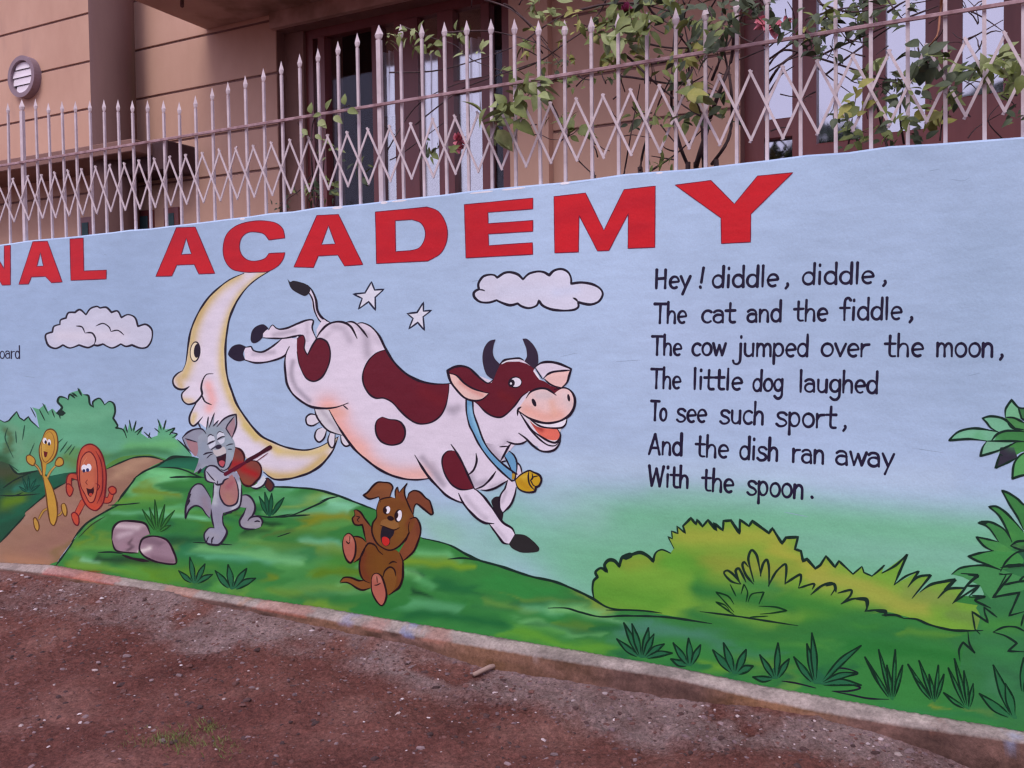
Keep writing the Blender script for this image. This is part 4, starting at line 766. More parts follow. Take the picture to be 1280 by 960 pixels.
# verse in brush lettering: one-line glyphs, x-height 1, baseline 0
def arc(cx, cy, rx, ry, a0, a1, n=10): return [(cx+rx*math.cos(math.radians(a0+(a1-a0)*i/n)), cy+ry*math.sin(math.radians(a0+(a1-a0)*i/n))) for i in range(n+1)]
bowl = lambda cx=.36, rx=.30: arc(cx, .5, rx, .5, 60, 420, 16)
GL = {
 'a': (.78, [arc(.33, .33, .28, .33, 75, 330, 12)+[], [(.06, .86), (.2, .99), (.42, .99), (.56, .84), (.6, .5), (.62, 0)], [(.60, .60), (.40, .66)]]),
 'b': (.78, [[(.08, 1.7), (.08, 0)], arc(.36, .5, .28, .5, 160, -160, 16)]),
 'c': (.70, [arc(.38, .5, .32, .5, 50, 310, 14)]),
 'd': (.80, [[(.64, 1.75), (.64, .0)], arc(.35, .5, .29, .5, 25, 335, 16)]),
 'e': (.74, [[(.08, .50), (.64, .56)]+arc(.36, .5, .29, .5, 8, 300, 14)]),
 'f': (.66, [[(.62, 1.6), (.50, 1.78), (.34, 1.7), (.28, 1.4), (.28, 0)], [(.02, .98), (.58, .98)]]),
 'g': (.80, [[(.64, 1.0), (.64, -.3), (.50, -.58), (.28, -.6), (.10, -.42)], arc(.35, .52, .29, .48, 25, 335, 16)]),
 'h': (.78, [[(.08, 1.75), (.08, 0)], [(.08, .62), (.25, .95), (.45, .97), (.58, .75), (.60, 0)]]),
 'i': (.36, [[(.14, 1.0), (.14, 0)], [(.14, 1.52), (.14, 1.62)]]),
 'j': (.44, [[(.26, 1.0), (.24, -.35), (.10, -.62), (-.12, -.58), (-.2, -.35)], [(.28, 1.52), (.28, 1.62)]]),
 'l': (.36, [[(.14, 1.75), (.14, 0)]]),
 'm': (1.06, [[(.08, 1.0), (.08, 0)], [(.08, .66), (.22, .95), (.38, .95), (.48, .75), (.50, 0)], [(.50, .68), (.64, .95), (.80, .95), (.90, .72), (.92, 0)]]),
 'n': (.78, [[(.08, 1.0), (.08, 0)], [(.08, .62), (.25, .95), (.45, .97), (.58, .75), (.60, 0)]]),
 'o': (.80, [arc(.38, .5, .31, .5, 90, 450, 18)]),
 'p': (.78, [[(.08, 1.0), (.08, -.62)], arc(.36, .5, .28, .5, 160, -160, 16)]),
 'r': (.60, [[(.08, 1.0), (.08, 0)], [(.08, .60), (.22, .90), (.50, .96)]]),
 's': (.72, [[(.60, .86), (.46, 1.0), (.22, 1.0), (.10, .82), (.20, .60), (.48, .46), (.62, .24), (.48, .02), (.22, -.02), (.05, .14)]]),
 't': (.64, [[(.26, 1.6), (.26, .2), (.36, .02), (.56, .02)], [(.0, .98), (.56, 1.0)]]),
 'u': (.78, [[(.08, 1.0), (.10, .25), (.24, .02), (.44, .04), (.60, .25)], [(.60, 1.0), (.60, 0)]]),
 'v': (.70, [[(.03, 1.0), (.32, 0)], [(.32, 0), (.62, 1.0)]]),
 'w': (.98, [[(.03, 1.0), (.24, .02)], [(.24, .02), (.45, .85)], [(.45, .85), (.66, .02)], [(.66, .02), (.90, 1.0)]]),
 'y': (.72, [[(.03, 1.0), (.34, .05)], [(.64, 1.0), (.34, 0), (.18, -.55)]]),
 'H': (.92, [[(.1, 1.6), (.1, 0)], [(.68, 1.6), (.68, 0)], [(.1, .82), (.68, .86)]]),
 'T': (.92, [[(.02, 1.6), (.84, 1.6)], [(.43, 1.6), (.43, 0)]]),
 'A': (.92, [[(.42, 1.62), (.02, 0)], [(.42, 1.62), (.78, 0)], [(.16, .52), (.66, .52)]]),
 'W': (1.25, [[(.03, 1.6), (.24, 0)], [(.24, 0), (.56, 1.4)], [(.56, 1.4), (.82, 0)], [(.82, 0), (1.08, 1.6)]]),
 '!': (.40, [[(.28, 1.7), (.16, .45)], [(.10, .08), (.12, .0)]]),
 ',': (.44, [[(.24, .16), (.28, .02), (.12, -.25)]]), '.': (.3, [[(.10, .06), (.13, .0)]])}
def word(par, tx, x0, x1, y0, y1, xh, w=2.9, slant=.035, lay=6):
    if w > 2: xh *= 1.07
    kk = Ink(lay, (44, 36, 66)); adv = [GL[c][0] for c in tx]; tot = sum(adv)-.12; sc = (x1-x0-w)/(tot-.0); p = 0
    for c in tx:
        dy = rnd.uniform(-.25, .25); ds = rnd.uniform(-.012, .012)
        for st in GL[c][1]:
            raw = []
            for (gx, gy) in st:
                X = x0+w/2+(p+gx)*sc; f = (X-x0)/max(x1-x0, 1); Y = y0+(y1-y0)*f; raw.append((X+gy*xh*(slant+ds), Y-w*.4-gy*(xh-w*.6)+dy))
            if c in 'HTAWvwyltdbhpnmui!' and len(raw) == 2:
                kk.line(Q0, ' '.join('%.2f,%.2f!' % q for q in raw), w*rnd.uniform(.95, 1.1), taper='n')
            else: kk.line(Q0, ' '.join('%.2f,%.2f' % q for q in raw), w*rnd.uniform(.9, 1.02), taper='n')
        p += GL[c][0]
    kk.build('painted_word', par)
LINES = [('top', [('Hey', 817, 863, 361.6, 361, 15), ('!', 872, 880, 361, 360, 15), ('diddle', 888, 973, 360.5, 359, 15.5), (',', 979, 987, 358, 358, 15), ('diddle', 1000.5, 1092.5, 356.5, 355, 15.5), (',', 1101, 1109, 355, 355, 15)]),
 ('second', [('The', 816, 858.5, 405, 405, 15.5), ('cat', 875, 919, 404.5, 404, 15.5), ('and', 932, 977.5, 403.5, 402.5, 15.5), ('the', 991, 1035, 402.5, 401.5, 15.5), ('fiddle', 1048, 1127.5, 401, 400, 16), (',', 1134, 1142, 400, 400, 15)]),
 ('third', [('The', 813, 852.5, 444.7, 445, 15), ('cow', 863, 907.5, 445.3, 445.3, 15.5), ('jumped', 919, 1011, 446.3, 446.5, 16), ('over', 1024, 1087, 446.3, 446.5, 16), ('the', 1104.5, 1154.5, 446.3, 446.5, 16.5), ('moon', 1168.5, 1242.5, 446.5, 447, 17), (',', 1247, 1255, 447, 447, 15)]),
 ('fourth', [('The', 812, 851.5, 486.3, 487, 15.5), ('little', 864, 928, 487.4, 488, 15.5), ('dog', 939, 979.5, 489.7, 490, 15.5), ('laughed', 996.5, 1098, 490.8, 492.5, 16)]),
 ('fifth', [('To', 812, 834, 526, 527, 15.5), ('see', 844, 883.5, 528, 529, 16), ('such', 898, 955.5, 530, 531.5, 16.5), ('sport', 968, 1045, 533, 536, 17), (',', 1051, 1059, 536, 536, 15)]),
 ('sixth', [('And', 809.5, 853.5, 568.7, 570, 16), ('the', 868, 911, 571, 573.5, 16), ('dish', 922.5, 973.5, 574.5, 577, 16.5), ('ran', 988.5, 1031, 578, 581, 16.5), ('away', 1042.5, 1117.5, 581, 585.5, 17)]),
 ('last', [('With', 809, 861.5, 608, 611.5, 16), ('the', 876, 917.5, 614, 617, 16.5), ('spoon', 932, 1005, 618.5, 624.5, 17), ('.', 1011, 1018, 623, 623, 15)])]
for nm, ws in LINES:
    par = link('painted_verse_line', mesh('painted_verse_line', [], [], M_PAINT), wall, label='%s line of the black painted verse' % nm)
    for a in ws: word(par, *a)
par = link('painted_caption', mesh('painted_caption', [], [], M_PAINT), wall, label='small thin dark lettering cut by the left edge of the frame'); word(par, 'board', -8, 25.5, 448.5, 448.5, 9.8, 1.3, .0)

# ---- cow
cow = link('painted_cow', mesh('painted_cow', [], [], M_PAINT), wall, label='painted white and maroon cow leaping over the moon')
BK = (40, 28, 44); MR = (112, 34, 50); SH_ = (150, 134, 158)
cw = lambda nm, z, s, c, l, st=(), **q: fill(nm, cow, z, s, c, l, st, **q)
k = Ink(19, BK)
# far legs, tail, udder
cw('leg', ZC, '560,612! 600,602 625,630 680,640 740,612 800,560 870,545! 960,560! 900,640! 830,668 740,700 640,712 568,690!', WH, 18, [(ZC, '620,655 760,640', 3, SH_, .6)]); cw('leg', ZC, '690,490! 725,492! 750,460! 775,480 800,488 850,480 920,450 980,428 1022,430! 1015,480 1040,545! 985,660! 945,530! 900,535 830,548 740,548 688,540!', WH, 18.5, [(ZC, '760,525 900,500', 3, SH_, .6), (ZC, '980,450 985,640', 3, SH_, .35)])
for s in ('605,560 612,505 640,470 690,455 725,482! 690,515 685,545! 650,575 620,580', '455,655 480,605 530,588 575,605! 555,650 570,692! 530,702 490,690'): cw('hoof', ZC, s, (44, 34, 56), 20)
cw('tail', ZC, '985,225! 1005,225! 1035,290 1050,360 1085,415 1145,450! 1110,465! 1060,420 1022,360 1010,290', WH, 18); cw('tail_tuft', ZC, '850,150! 868,172 890,165 940,175 985,195 1003,232 970,265 925,250 875,215', (42, 36, 44), 20)
k.line(ZC, '560,690 640,712 740,700 830,665 865,605!', 2.0).line(ZC, '560,610 600,604! 610,605 625,630 680,640 740,610 810,555', 2.0).line(ZC, '690,545 740,548 830,548 900,535 945,530 960,560 965,620 985,660!', 1.9).line(ZC, '725,492 750,460 775,480 800,488 850,480 920,450 980,428 1022,430 1015,480 1040,545', 2.0)
k.line(ZC, '985,195 1015,230 1040,290 1050,360 1080,410 1140,445', 2.4).line(ZC, '985,230 1018,290 1030,360 1060,425 1105,465', 1.6)
cw('udder', ZD, '1030,160! 1045,215 1085,275 1130,315 1215,342! 1230,300! 1140,170! ', (200, 186, 206), 17, [(ZD, '1080,180 1190,310', 3, SH_, .5)])
for s in ('1050,210! 1005,200 975,225 982,268 1020,277 1075,245!', '1080,290! 1045,308 1033,355 1060,387 1095,360 1112,305!', '1135,325! 1120,370 1130,410 1150,425 1165,400 1168,335!', '1205,345! 1212,390 1240,415 1275,400! 1230,340!'): cw('teat', ZD, s, (205, 190, 214), 17.5); k.line(ZD, s, 1.7)
k.line(ZD, '1030,160 1045,215 1085,275 1130,315 1215,342', 1.8)
# body
body = [(YA, '350,372'), ]
bp = ('411,405! 404,399.5 396,412! 396,423! 384,428! 372,420! 361,436 357,450 356.5,465 359.5,480 366.5,492.5 378.5,503 391,509 401,510.5! 411.5,512.5! 420.5,528 431,545.5 444,562 458,574 473.5,586 489,594 506,598.5 522,599.5 537.5,597.5! 548.5,609.5 558,619 569,625 580,629 600,622! 597,611! 615,600 620,590 640,560! 652,548! 660,520! 650,490! 600,470! 563,480! 553,480 539,479.5 523,475 506.5,466 492,452 482,435.5 474,419 464,408 454,403.5! 447,403 439.5,402 430,402.5! 421,402.3')
cw('body', Q0, bp, WH, 21, [(YC, '60,60 110,130 190,270 300,400', 16, (232, 160, 162), .95), (YC, '300,400 380,480 480,550 620,600 830,600', 12, (234, 164, 164), .9), (YC,'100,90 180,100',9,(228,160,150),.6),
   (YA, '130,600 120,680 150,760 230,840', 3.2, SH_, .85), (YA, '380,390 440,400 480,470', 5, SH_, .55), (YA, '580,440 590,560', 6, SH_, .65), (YA, '530,380 560,420', 3.5, SH_, .5), (YA, '640,460 670,480', 5, SH_, .35),
   (YC, '820,460 900,560 990,680', 4, SH_, .75), (YC, '1060,80 1100,60', 6, SH_, .6), (YD, '560,80 620,160 660,210', 6, SH_, .65), (YD, '440,360 470,420 560,400', 5, SH_, .7), (YC, '1010,60 1080,100', 6, SH_, .4), (YA,'350,430 300,480',3,SH_,.3), (YD,'140,260 200,400',5,SH_,.4)], grid=2.0)
cw('leg', YD, '475,455! 540,440! 600,370 640,315! 660,300! 760,385! 735,395! 640,445 560,468!', WH, 20, [(YD, '600,440 700,400', 2.5, SH_, .5)]); cw('leg', YD, '735,385! 712,450 680,500 668,560 680,620 702,642! 760,580 792,500 803,450 800,400! 860,330! 850,300 820,250! 760,240!', WH, 20.2, [(YD, '690,560 720,480', 2.5, SH_, .5)])
cw('hoof', YD, '603,560 630,520 668,515! 665,560 685,640! 702,640! 692,705! 660,690!', (44, 34, 44), 20.5)
cw('leg', YD, '345,490! 340,520! 380,568! 420,625 490,692 550,728 595,740! 650,820 700,885 745,900! 795,820! 770,772 700,725 650,660 600,590 540,512 475,455! 400,455!', WH, 22, [(YD, '400,520 500,640 560,690', 3.5, SH_, .45), (YD, '640,770 720,860', 3, SH_, .4)])
cw('hoof', VE, '545,160! 575,110! 625,115 670,148 697,180 690,197 640,203 600,200 560,180', (46, 42, 46), 23)
# head
cw('ear', YB, '125,405! 180,375 240,368 300,385 350,430 400,475 450,505 500,495! 480,560! 455,590! 400,635 330,645 260,620 200,560 150,490', MR, 25); cw('ear_inner', YB, '135,430! 200,450 260,510 330,555 450,590! 400,628 330,640 260,612 200,550 155,490', (228, 174, 178), 25.5, [(YB, '230,500 330,570 400,600', 3, (222, 140, 140), .7)])
cw('head', YB, '490,478! 480,560! 430,600! 330,640! 360,760! 420,980! 560,1010! 602,985! 680,995! 730,985! 765,962! 790,985! 860,1020! 930,1010 980,1000! 1000,860! 1100,700! 1000,560! 960,530! 860,470! 820,390! 740,320! 700,306 640,308 580,320 548,350!', WH, 25.2, [(YB, '600,980 560,1060', 6, SH_, .5)])
cw('head', YB, '700,735! 790,870 840,1000! 870,1043 932,1052 985,1035 1022,985 1030,936! 1028,900! 1000,866!', WH, 25.3)
cw('patch', YB, '545,352! 600,337 700,333! 760,350! 820,388! 812,410! 860,478! 900,490 960,530 1040,548! 1010,570! 980,592! 930,555 880,550 830,560 770,575 720,612 660,690 600,750 550,778 490,770 430,735 370,675 335,645! 400,635 450,590! 455,540! 490,480!', MR, 26, [(YB, '560,600 640,640', 6, (125, 35, 42), .6)])
cw('ear', YB, '830,380! 870,345 940,335 1020,350 1115,390! 1100,440 1080,500 1040,535 990,530 940,505 900,475!', WH, 26.5); cw('ear_inner', YB, '905,470! 930,435 980,415 1110,400! 1095,460 1060,520 1020,540 960,515', (222, 172, 178), 27)
for s in ('510,155! 460,168 420,220 405,290 413,370 440,440 495,478! 520,410 548,355! 505,310 488,260 495,200', '725,150! 760,150 810,195 845,260 852,330 845,365! 820,392! 740,330! 760,290 755,230 740,190'): cw('horn', YB, s, (58, 44, 66), 27.5)
cw('muzzle', YB, '690,715! 740,640 770,595 830,555 880,548 930,558 980,590! 1010,565 1060,545 1110,565 1142,620 1140,690 1110,750 1060,790 1000,815 920,825 840,810 770,780 720,745', (220, 178, 188), 28, [(YB, '760,720 900,780 1020,760', 8, (228, 158, 152), .8), (YB, '850,600 940,600', 7, (200, 175, 190), .8), (YB, '1060,600 1100,680', 5, (205, 178, 192), .6), (YB,'960,660 980,740',5,(228,166,155),.6)])
cw('mouth', YB, '735,760! 780,790 840,815 930,828 1000,815 1080,782! 1072,830 1040,862 1025,910 1030,946 1000,975 940,965 870,920 800,850', (205, 190, 208), 27.8)
cw('tongue', YB, '778,800! 840,850 920,868 1000,866! 1022,910 1022,945 980,963 920,950 850,905', (246, 118, 108), 28.2, [(YB, '800,830 880,880', 3, (170, 50, 55), .8)])
cw('teeth', YB, '790,792! 860,818 930,828 1000,815 1078,782! 1070,830 1040,858 960,864 870,850', (228, 214, 228), 28.4)
# collar and bell
cw('collar', YB, '275,640! 325,652! 332,740 368,840 412,960 445,1040 500,1120 570,1200 640,1256! 665,1228! 677,1216! 672,1216! 640,1290! 560,1200! 432,1156! 372,1076 325,980 290,870 276,740'.replace('665,1228! 677,1216! 672,1216! 640,1290! 560,1200! ', '672,1290! 642,1290! 570,1226 500,1156 432,1076! ').replace('432,1156! 372,1076 325,980', '372,986 328,896').replace('290,870', '300,840').replace('445,1040 500,1120 570,1200 640,1256!', '460,1040 540,1126 612,1186 672,1226!'), (118, 166, 220), 29, [(YB, '310,700 350,840 430,1000', 3, (150, 190, 228), .6)])
cw('collar', YD, '745,150! 785,185 808,240 806,330! 772,322! 745,262 710,192!', (118, 166, 220), 23.5)
cw('bell', YD, '795,385! 840,340 905,308 940,320! 990,345 1005,385 985,430 960,440! 950,475! 880,480 820,450', (218, 166, 44), 30, [(YD, '840,400 900,450', 4, (205, 140, 35), .6), (YD, '860,360 900,350', 3, (235, 190, 80), .6)])
cw('bell', YD, '770,325! 798,335 795,375! 768,380!', (200, 150, 60), 30)
# patches
cw('patch', YA, '155,460! 190,437 205,470 200,520 220,560! 250,500 275,462! 300,458 340,480 360,540 350,620 310,695 260,722 210,700 170,620 155,540', MR, 22)
cw('patch', Q0, '482,437! 470,441.7 460,451.9 454,466 454.8,480.3 461.9,492.5 470,497.6 480,497.6 490.3,502.7 500,513! 509.4,522 518.8,528 528,530 540.6,527.3 551.5,518.8 557.8,506 561,490 561.6,480! 553,480 539,479.5 523,475 506.5,466 492,452', MR, 22, [(Q0, '530,490 550,500', 9, (124, 34, 46), .7)])
cw('patch', YC, '500,135 460,160 445,210 455,280 490,330 540,355 590,360 650,340 680,290 680,230 650,180 610,160 560,155', MR, 22); cw('patch', YC, '1075,405! 1020,410 985,450 978,510 1000,590 1050,670 1110,710 1170,718 1235,705! 1190,610 1140,500', MR, 22.5)
k.build('outline', cow)
k = Ink(31, BK)
for z, s, w in ((YA, '275,455 300,415 345,372 400,355 450,362 490,390 525,458!', 2.3), (YA, '460,358 490,355 520,368 560,410 590,452!', 2.1), (YA, '530,365 560,362 610,385 660,440 700,520 750,600 820,670 900,715 980,735 1050,738 1100,735', 2.4), (YA, '108,508! 88,550 80,610 85,680 95,740 130,800 190,850 250,880 330,888 400,880 470,855!', 2.3), (YA, '440,870 470,895!', 1.5),
    (YA, '155,460! 190,437 205,470 200,520 220,560! 250,500 275,462! 300,458 340,480 360,540 350,620 310,695 260,722 210,700 170,620 155,540', 1.6), (Q0, '482,437! 470,441.7 460,451.9 454,466 454.8,480.3 461.9,492.5 470,497.6 480,497.6 490.3,502.7 500,513 509.4,522 518.8,528 528,530 540.6,527.3 551.5,518.8 557.8,506 561,490 561.6,480!', 1.7),
    (YC, '500,135 460,160 445,210 455,280 490,330 540,355 590,360 650,340 680,290 680,230 650,180 610,160 560,155 500,135', 1.8), (YC, '1060,405 1020,410 985,450 978,510 1000,590 1050,670 1110,710 1170,718 1235,705', 1.7), (YC, '1050,355! 1085,405 1140,500 1190,610 1240,715', 2.3), (YC, '1250,425! 1255,490 1230,560 1185,600!', 2.0),
    (YC, '75,80 130,180 200,290 280,395 370,475 470,550 570,600 680,630 780,637 880,625', 2.4), (YC, '760,440! 820,540 880,625 950,700 1010,760 1080,800 1150,825', 2.5), (YD, '342,490! 375,560 420,620 490,690 550,725 625,732!', 2.5), (YD, '590,738 650,820 700,885 742,895', 2.3), (YD, '475,455 540,512 600,590 650,660 700,725 770,770 795,820', 2.5),
    (YD, '480,455 540,430 600,372 640,315', 2.2), (YD, '520,462 570,466 640,445 730,390', 2.1), (YD, '735,385 712,455! 685,490 668,540 670,600 690,640', 2.0), (YD, '803,440 792,500 760,580 700,642', 2.1), (YD, '800,235 835,270 850,330', 2.0), (YD, '760,95! 740,120 705,185 680,228', 2.2), (YD, '670,118! 735,113', 1.7), (YD, '728,75! 790,95 850,90 890,68', 2.2), (YD, '685,238! 725,230', 1.5),
    (YB, '490,478 450,505 400,475 350,430 300,385 240,368 180,375 125,405! 150,490 200,560 260,620 330,645 400,635 455,590', 2.4), (YB, '135,420! 200,445 260,505 330,548 420,578 460,585!', 1.8), (YB, '545,352! 580,322 640,310 700,306 735,322', 2.4), (YB, '330,645 370,675 430,735 490,770 550,778 600,750 660,690 720,612 770,575', 1.7),
    (YB, '820,385 870,345 940,335 1020,350 1115,390! 1100,440 1080,500 1040,540', 2.5), (YB, '885,472! 830,385', 1.6), (YB, '890,470! 930,432 980,413 1115,400', 2.0), (YB, '900,470 940,508 990,532 1040,540', 1.8), (YB, '755,625! 785,580 830,555 880,546 930,556 995,602!', 2.1), (YB, '980,555 1060,542 1110,565 1142,620 1140,690 1110,750 1060,790 1000,815 920,825 840,810 770,780 690,725', 2.6), (YB, '686,765! 690,715 715,695!', 2.0),
    (YB, '690,725 740,790 800,875 870,950 940,1010 1000,1040 1060,1035 1110,980 1155,905 1160,880'.replace('1110,980 1155,905 1160,880', '1022,1040'), .01), (YB, '695,905! 750,945 810,1005 870,1045 930,1052 985,1035 1022,985 1030,940', 2.3), (YB, '700,735 790,870 870,930 940,970 990,980 1022,950 1028,910 1000,866', 2.2), (YB, '1080,785 1072,830 1040,860 960,864 870,850 790,800', 2.0), (YB, '730,790 800,890 870,960 930,1000 985,1005 1018,975', 1.8)):
    k.line(z, s, w)
k.line(YB, '275,640 278,740 300,840 328,896 372,986 432,1076 500,1156 570,1226 642,1288', 1.8, taper='n').line(YB, '328,655 334,740 368,840 412,960 460,1040 540,1126 612,1186 680,1232', 1.8, taper='n').line(YD, '745,150 785,185 808,240 806,330', 1.8).line(YD, '710,192 745,262 775,330', 1.8)
k.line(YD, '795,385! 840,340 905,308 940,320 990,345 1005,385 985,430 960,440! 950,475 880,480 820,450 795,385', 2.2).line(YD, '905,312! 900,360 912,420 955,470', 1.8).line(YD, '930,330 935,370 918,385! 940,425 965,438', 1.7).line(YD, '918,385! 940,360 985,350', 1.5).line(YD, '770,325 798,335 790,385 765,382', 1.5)
k.dot(YB, 818, 660, 15, 34, -.4).dot(YB, 1095, 622, 11, 30, -.15); k.build('outline', cow)
k = Ink(40, BK); k.dot(YB, 668, 497, 54, 46, -.1).dot(YB, 672, 498, 44, 37, -.1, (212, 196, 222)).dot(YB, 638, 505, 27, 31, .2).dot(YB, 634, 508, 8, 9, 0, (225, 215, 235)); k.build('eye', cow)
k = Ink(40, (220, 206, 226)); k.line(YB, '560,352! 600,330 650,322 720,322!', 1.3, col=(226, 212, 230)).line(YB, '822,408! 862,470!', 2.2, col=(220, 206, 226)); k.build('highlight', cow)

# ---- dog
dog = link('painted_dog', mesh('painted_dog', [], [], M_PAINT), wall, label='painted brown puppy laughing and pointing up under the cow')
BR = (142, 84, 46); BE = (128, 62, 48); DK = (48, 24, 32)
dg = lambda nm, s, c=BR, l=20, st=(), z=YE: fill(nm, dog, z, s, c, l, st)
dg('tail', '200,1100! 240,1055 310,1055 390,1085 450,1080 530,1100! 510,1160! 430,1180 370,1160 310,1120 250,1100'); dg('arm', '340,378! 370,378 410,405 450,465 510,545 535,640 600,720! 470,710! 450,640 425,525! 385,532 345,520 325,465 350,430', (140, 78, 54))
dg('arm', '880,480! 960,455 1000,520 1008,600 980,700 940,790 880,850 830,890! 760,860! 850,700! 890,600!', (140, 76, 52), 20, [(YE, '970,520 990,620', 3, (120, 58, 48), .6)])
dg('leg', '330,640! 380,645 430,665 480,720! 440,800 400,860 340,905! 330,760!', (146, 84, 50)); dg('body', '470,725! 560,715! 640,770 760,780 820,850! 832,960 828,1060 795,1150 740,1195 690,1230! 600,1150! 500,1110 440,1080 405,1020 395,930 415,830', (130, 76, 36), 21, [(YE, '440,820 420,960 470,1060', 5, (126, 58, 40), .8), (YE, '600,900 640,1000', 9, (136, 84, 36), .7), (YE, '790,900 800,1080', 4, (138, 72, 48), .7)])
dg('leg', '630,1060! 650,990 690,952 740,980 765,1040 760,1120 720,1200 670,1230! 640,1150!', (142, 88, 44), 22)
dg('ear', '610,300! 590,245! 540,262 490,268 435,232! 480,200 530,140 580,102 640,102 700,112 730,150 715,200 690,270!', (140, 82, 56), 21.5, [(YE, '560,160 680,150', 4, (156, 92, 58), .6)]); dg('ear', '860,290! 890,215 940,185 1000,200 1060,260 1100,290 1132,410! 1110,425 1040,370 970,318! 945,345 935,420! 900,390!', (134, 72, 54), 21.5)
dg('head', '590,290! 640,262 720,250! 755,262! 755,190! 775,150! 792,205! 820,172! 875,110! 848,165 850,230 870,290! 905,370 940,440 945,520 895,610 850,680 780,750 700,782 620,752 560,695 522,600 530,510 568,450 568,370', (136, 80, 42), 22.5, [(YE, '700,320 820,330', 7, (128, 72, 40), .6), (YE, '570,560 600,680', 5, (142, 90, 48), .8), (YE, '820,480 800,640', 7, (140, 90, 44), .8), (YE, '880,520 930,460', 4, (124, 58, 42), .6), (YE,'790,200 830,260',3,(140,66,56),.7)])
dg('muzzle', '605,530! 615,490 660,470 720,475 780,505 792,545! 740,578 670,560', (158, 104, 62), 23)
for s in ('240,650! 270,618 300,615 335,650 358,720 352,830 312,905! 270,880 238,800 228,710', '515,1080! 530,1030 570,1012 615,1040 650,1130 667,1230 645,1310 612,1335 560,1280 520,1190'): dg('paw', s, (194, 106, 96), 23, [(YE, '280,660 310,680', 3, (205, 130, 118), .7), (YE, '560,1050 600,1080', 3, (205, 130, 118), .7)])
dg('mouth', '620,548! 660,555 748,582! 735,630 705,670 700,720 655,742 618,705 606,640', (38, 32, 44), 24); dg('tongue', '625,655 660,648 695,675 690,720 655,738 625,705', (215, 48, 48), 25)
k = Ink(26, DK)
for s, w in (('590,285 640,262 720,250', 1.4), ('590,290 568,370 568,450 530,510 522,600 560,695 620,752 700,782 780,750 850,680 895,610! 885,560 895,500', 1.7), ('755,262 755,190 775,148! 792,205!', 1.5), ('792,205! 820,172 875,110! 848,165 850,230 875,300 905,370 940,440', 1.5), ('605,300! 590,245! 540,262 490,268 435,232! 480,200 530,140 580,102 640,102 700,112 730,150 715,200 700,250', 1.9), ('880,265! 890,215 940,185 1000,200 1060,260 1100,290 1132,410 1110,425 1040,370 970,318 945,345 935,420!', 1.9),
    ('345,380 370,378 410,405 450,465 510,545', 1.7), ('340,378 350,430 325,465 345,520 385,532 425,525! 450,640 465,700!', 1.6), ('360,440 400,450! 375,480 395,500', 1.1), ('900,470 960,455 1000,520 1008,600 980,700 940,790 880,850 830,890', 2.0), ('890,600! 860,680 830,700', 1.4), ('330,645 380,645 430,665 460,700', 1.6), ('340,905 400,860 440,790 460,730', 1.5),
    ('240,650! 270,618 300,615 335,650 358,720 352,830 312,905 270,880 238,800 228,710 240,650', 1.9), ('515,1080! 530,1030 570,1012 615,1040 650,1130 667,1230 645,1310 612,1335 560,1280 520,1190 515,1080', 1.9), ('630,825! 590,790 550,730 490,712 450,760 415,830 395,930 405,1020 440,1080 500,1110!', 1.8), ('800,810! 830,890 832,960 828,1060 795,1150 740,1195 690,1230', 2.2), ('630,1060! 650,990 700,950 745,975 760,1040!', 1.6), ('690,920! 730,895 770,905!', 1.5),
    ('200,1100! 240,1055 310,1055 390,1085 450,1080', 1.9), ('205,1108 260,1102 310,1120 370,1160 430,1180 500,1160', 1.9), ('262,690! 285,715 300,700!', 1.2), ('300,640 300,700', 1.0), ('545,1130! 570,1130 610,1110!', 1.3), ('570,1040 575,1110', 1.0), ('605,530 640,545 740,578 800,555', 1.2), ('775,610! 800,600', .01)): k.line(YE, s, w)
k.dot(YE, 240, 1085, 1, 1); k.build('outline', dog)
k = Ink(34, DK); k.dot(YE, 668, 380, 37, 43, .15).dot(YE, 680, 378, 24, 37, .15, (225, 222, 238)).dot(YE, 654, 386, 19, 27, .15).dot(YE, 786, 437, 39, 65, .15).dot(YE, 795, 437, 26, 56, .15, (228, 226, 240)).dot(YE, 766, 432, 20, 36, .1).dot(YE, 708, 462, 34, 24, .25); k.build('eye', dog)

# ---- cat with fiddle
cat = link('painted_cat', mesh('painted_cat', [], [], M_PAINT), wall, label='painted grey cat playing a red fiddle in front of the moon')
GR = (138, 132, 156); CK = (48, 38, 58); ct = lambda nm, s, c=GR, l=20, st=(): fill(nm, cat, VG, s, c, l, st)
ct('tail', '440,1020! 395,940 345,875 285,868 225,920 190,1010 160,1130 155,1262! 200,1160 270,1115 340,1140 390,1210 430,1255! 460,1150!', (128, 120, 145), 18, [(VG, '260,920 260,1060', 7, (142, 134, 158), .8), (VG, '370,1040 400,1160', 5, (132, 112, 132), .7)])
ct('fiddle', '720,445! 790,480 828,545 825,610! 900,600 975,612 1022,680 1010,780 950,850 895,893 820,872 780,800 740,720! 640,760! 640,600!', (140, 72, 66), 19, [(VG, '700,640 800,640', 5, (170, 38, 46), .9), (VG, '820,700 960,760', 5, (178, 36, 40), .9), (VG, '760,500 790,560', 4, (130, 66, 66), .7), (VG, '820,820 900,860', 4, (150, 80, 62), .7)])
ct('chin_rest', '905,900! 970,865 1045,770! 1080,800! 1050,875 970,915', (196, 190, 212), 19.5); ct('scroll', '1070,805! 1100,800! 1165,880 1125,950! 1065,890', (98, 52, 50), 19)
ct('leg', '780,1000! 860,993 920,1040 952,1130 930,1215! 995,1240 1035,1290 1022,1350 950,1380 850,1382 790,1352 775,1290 820,1210 850,1140! 770,1130!', (140, 130, 152), 20, [(VG, '860,1340 1000,1330', 3, (152, 142, 158), .7)])
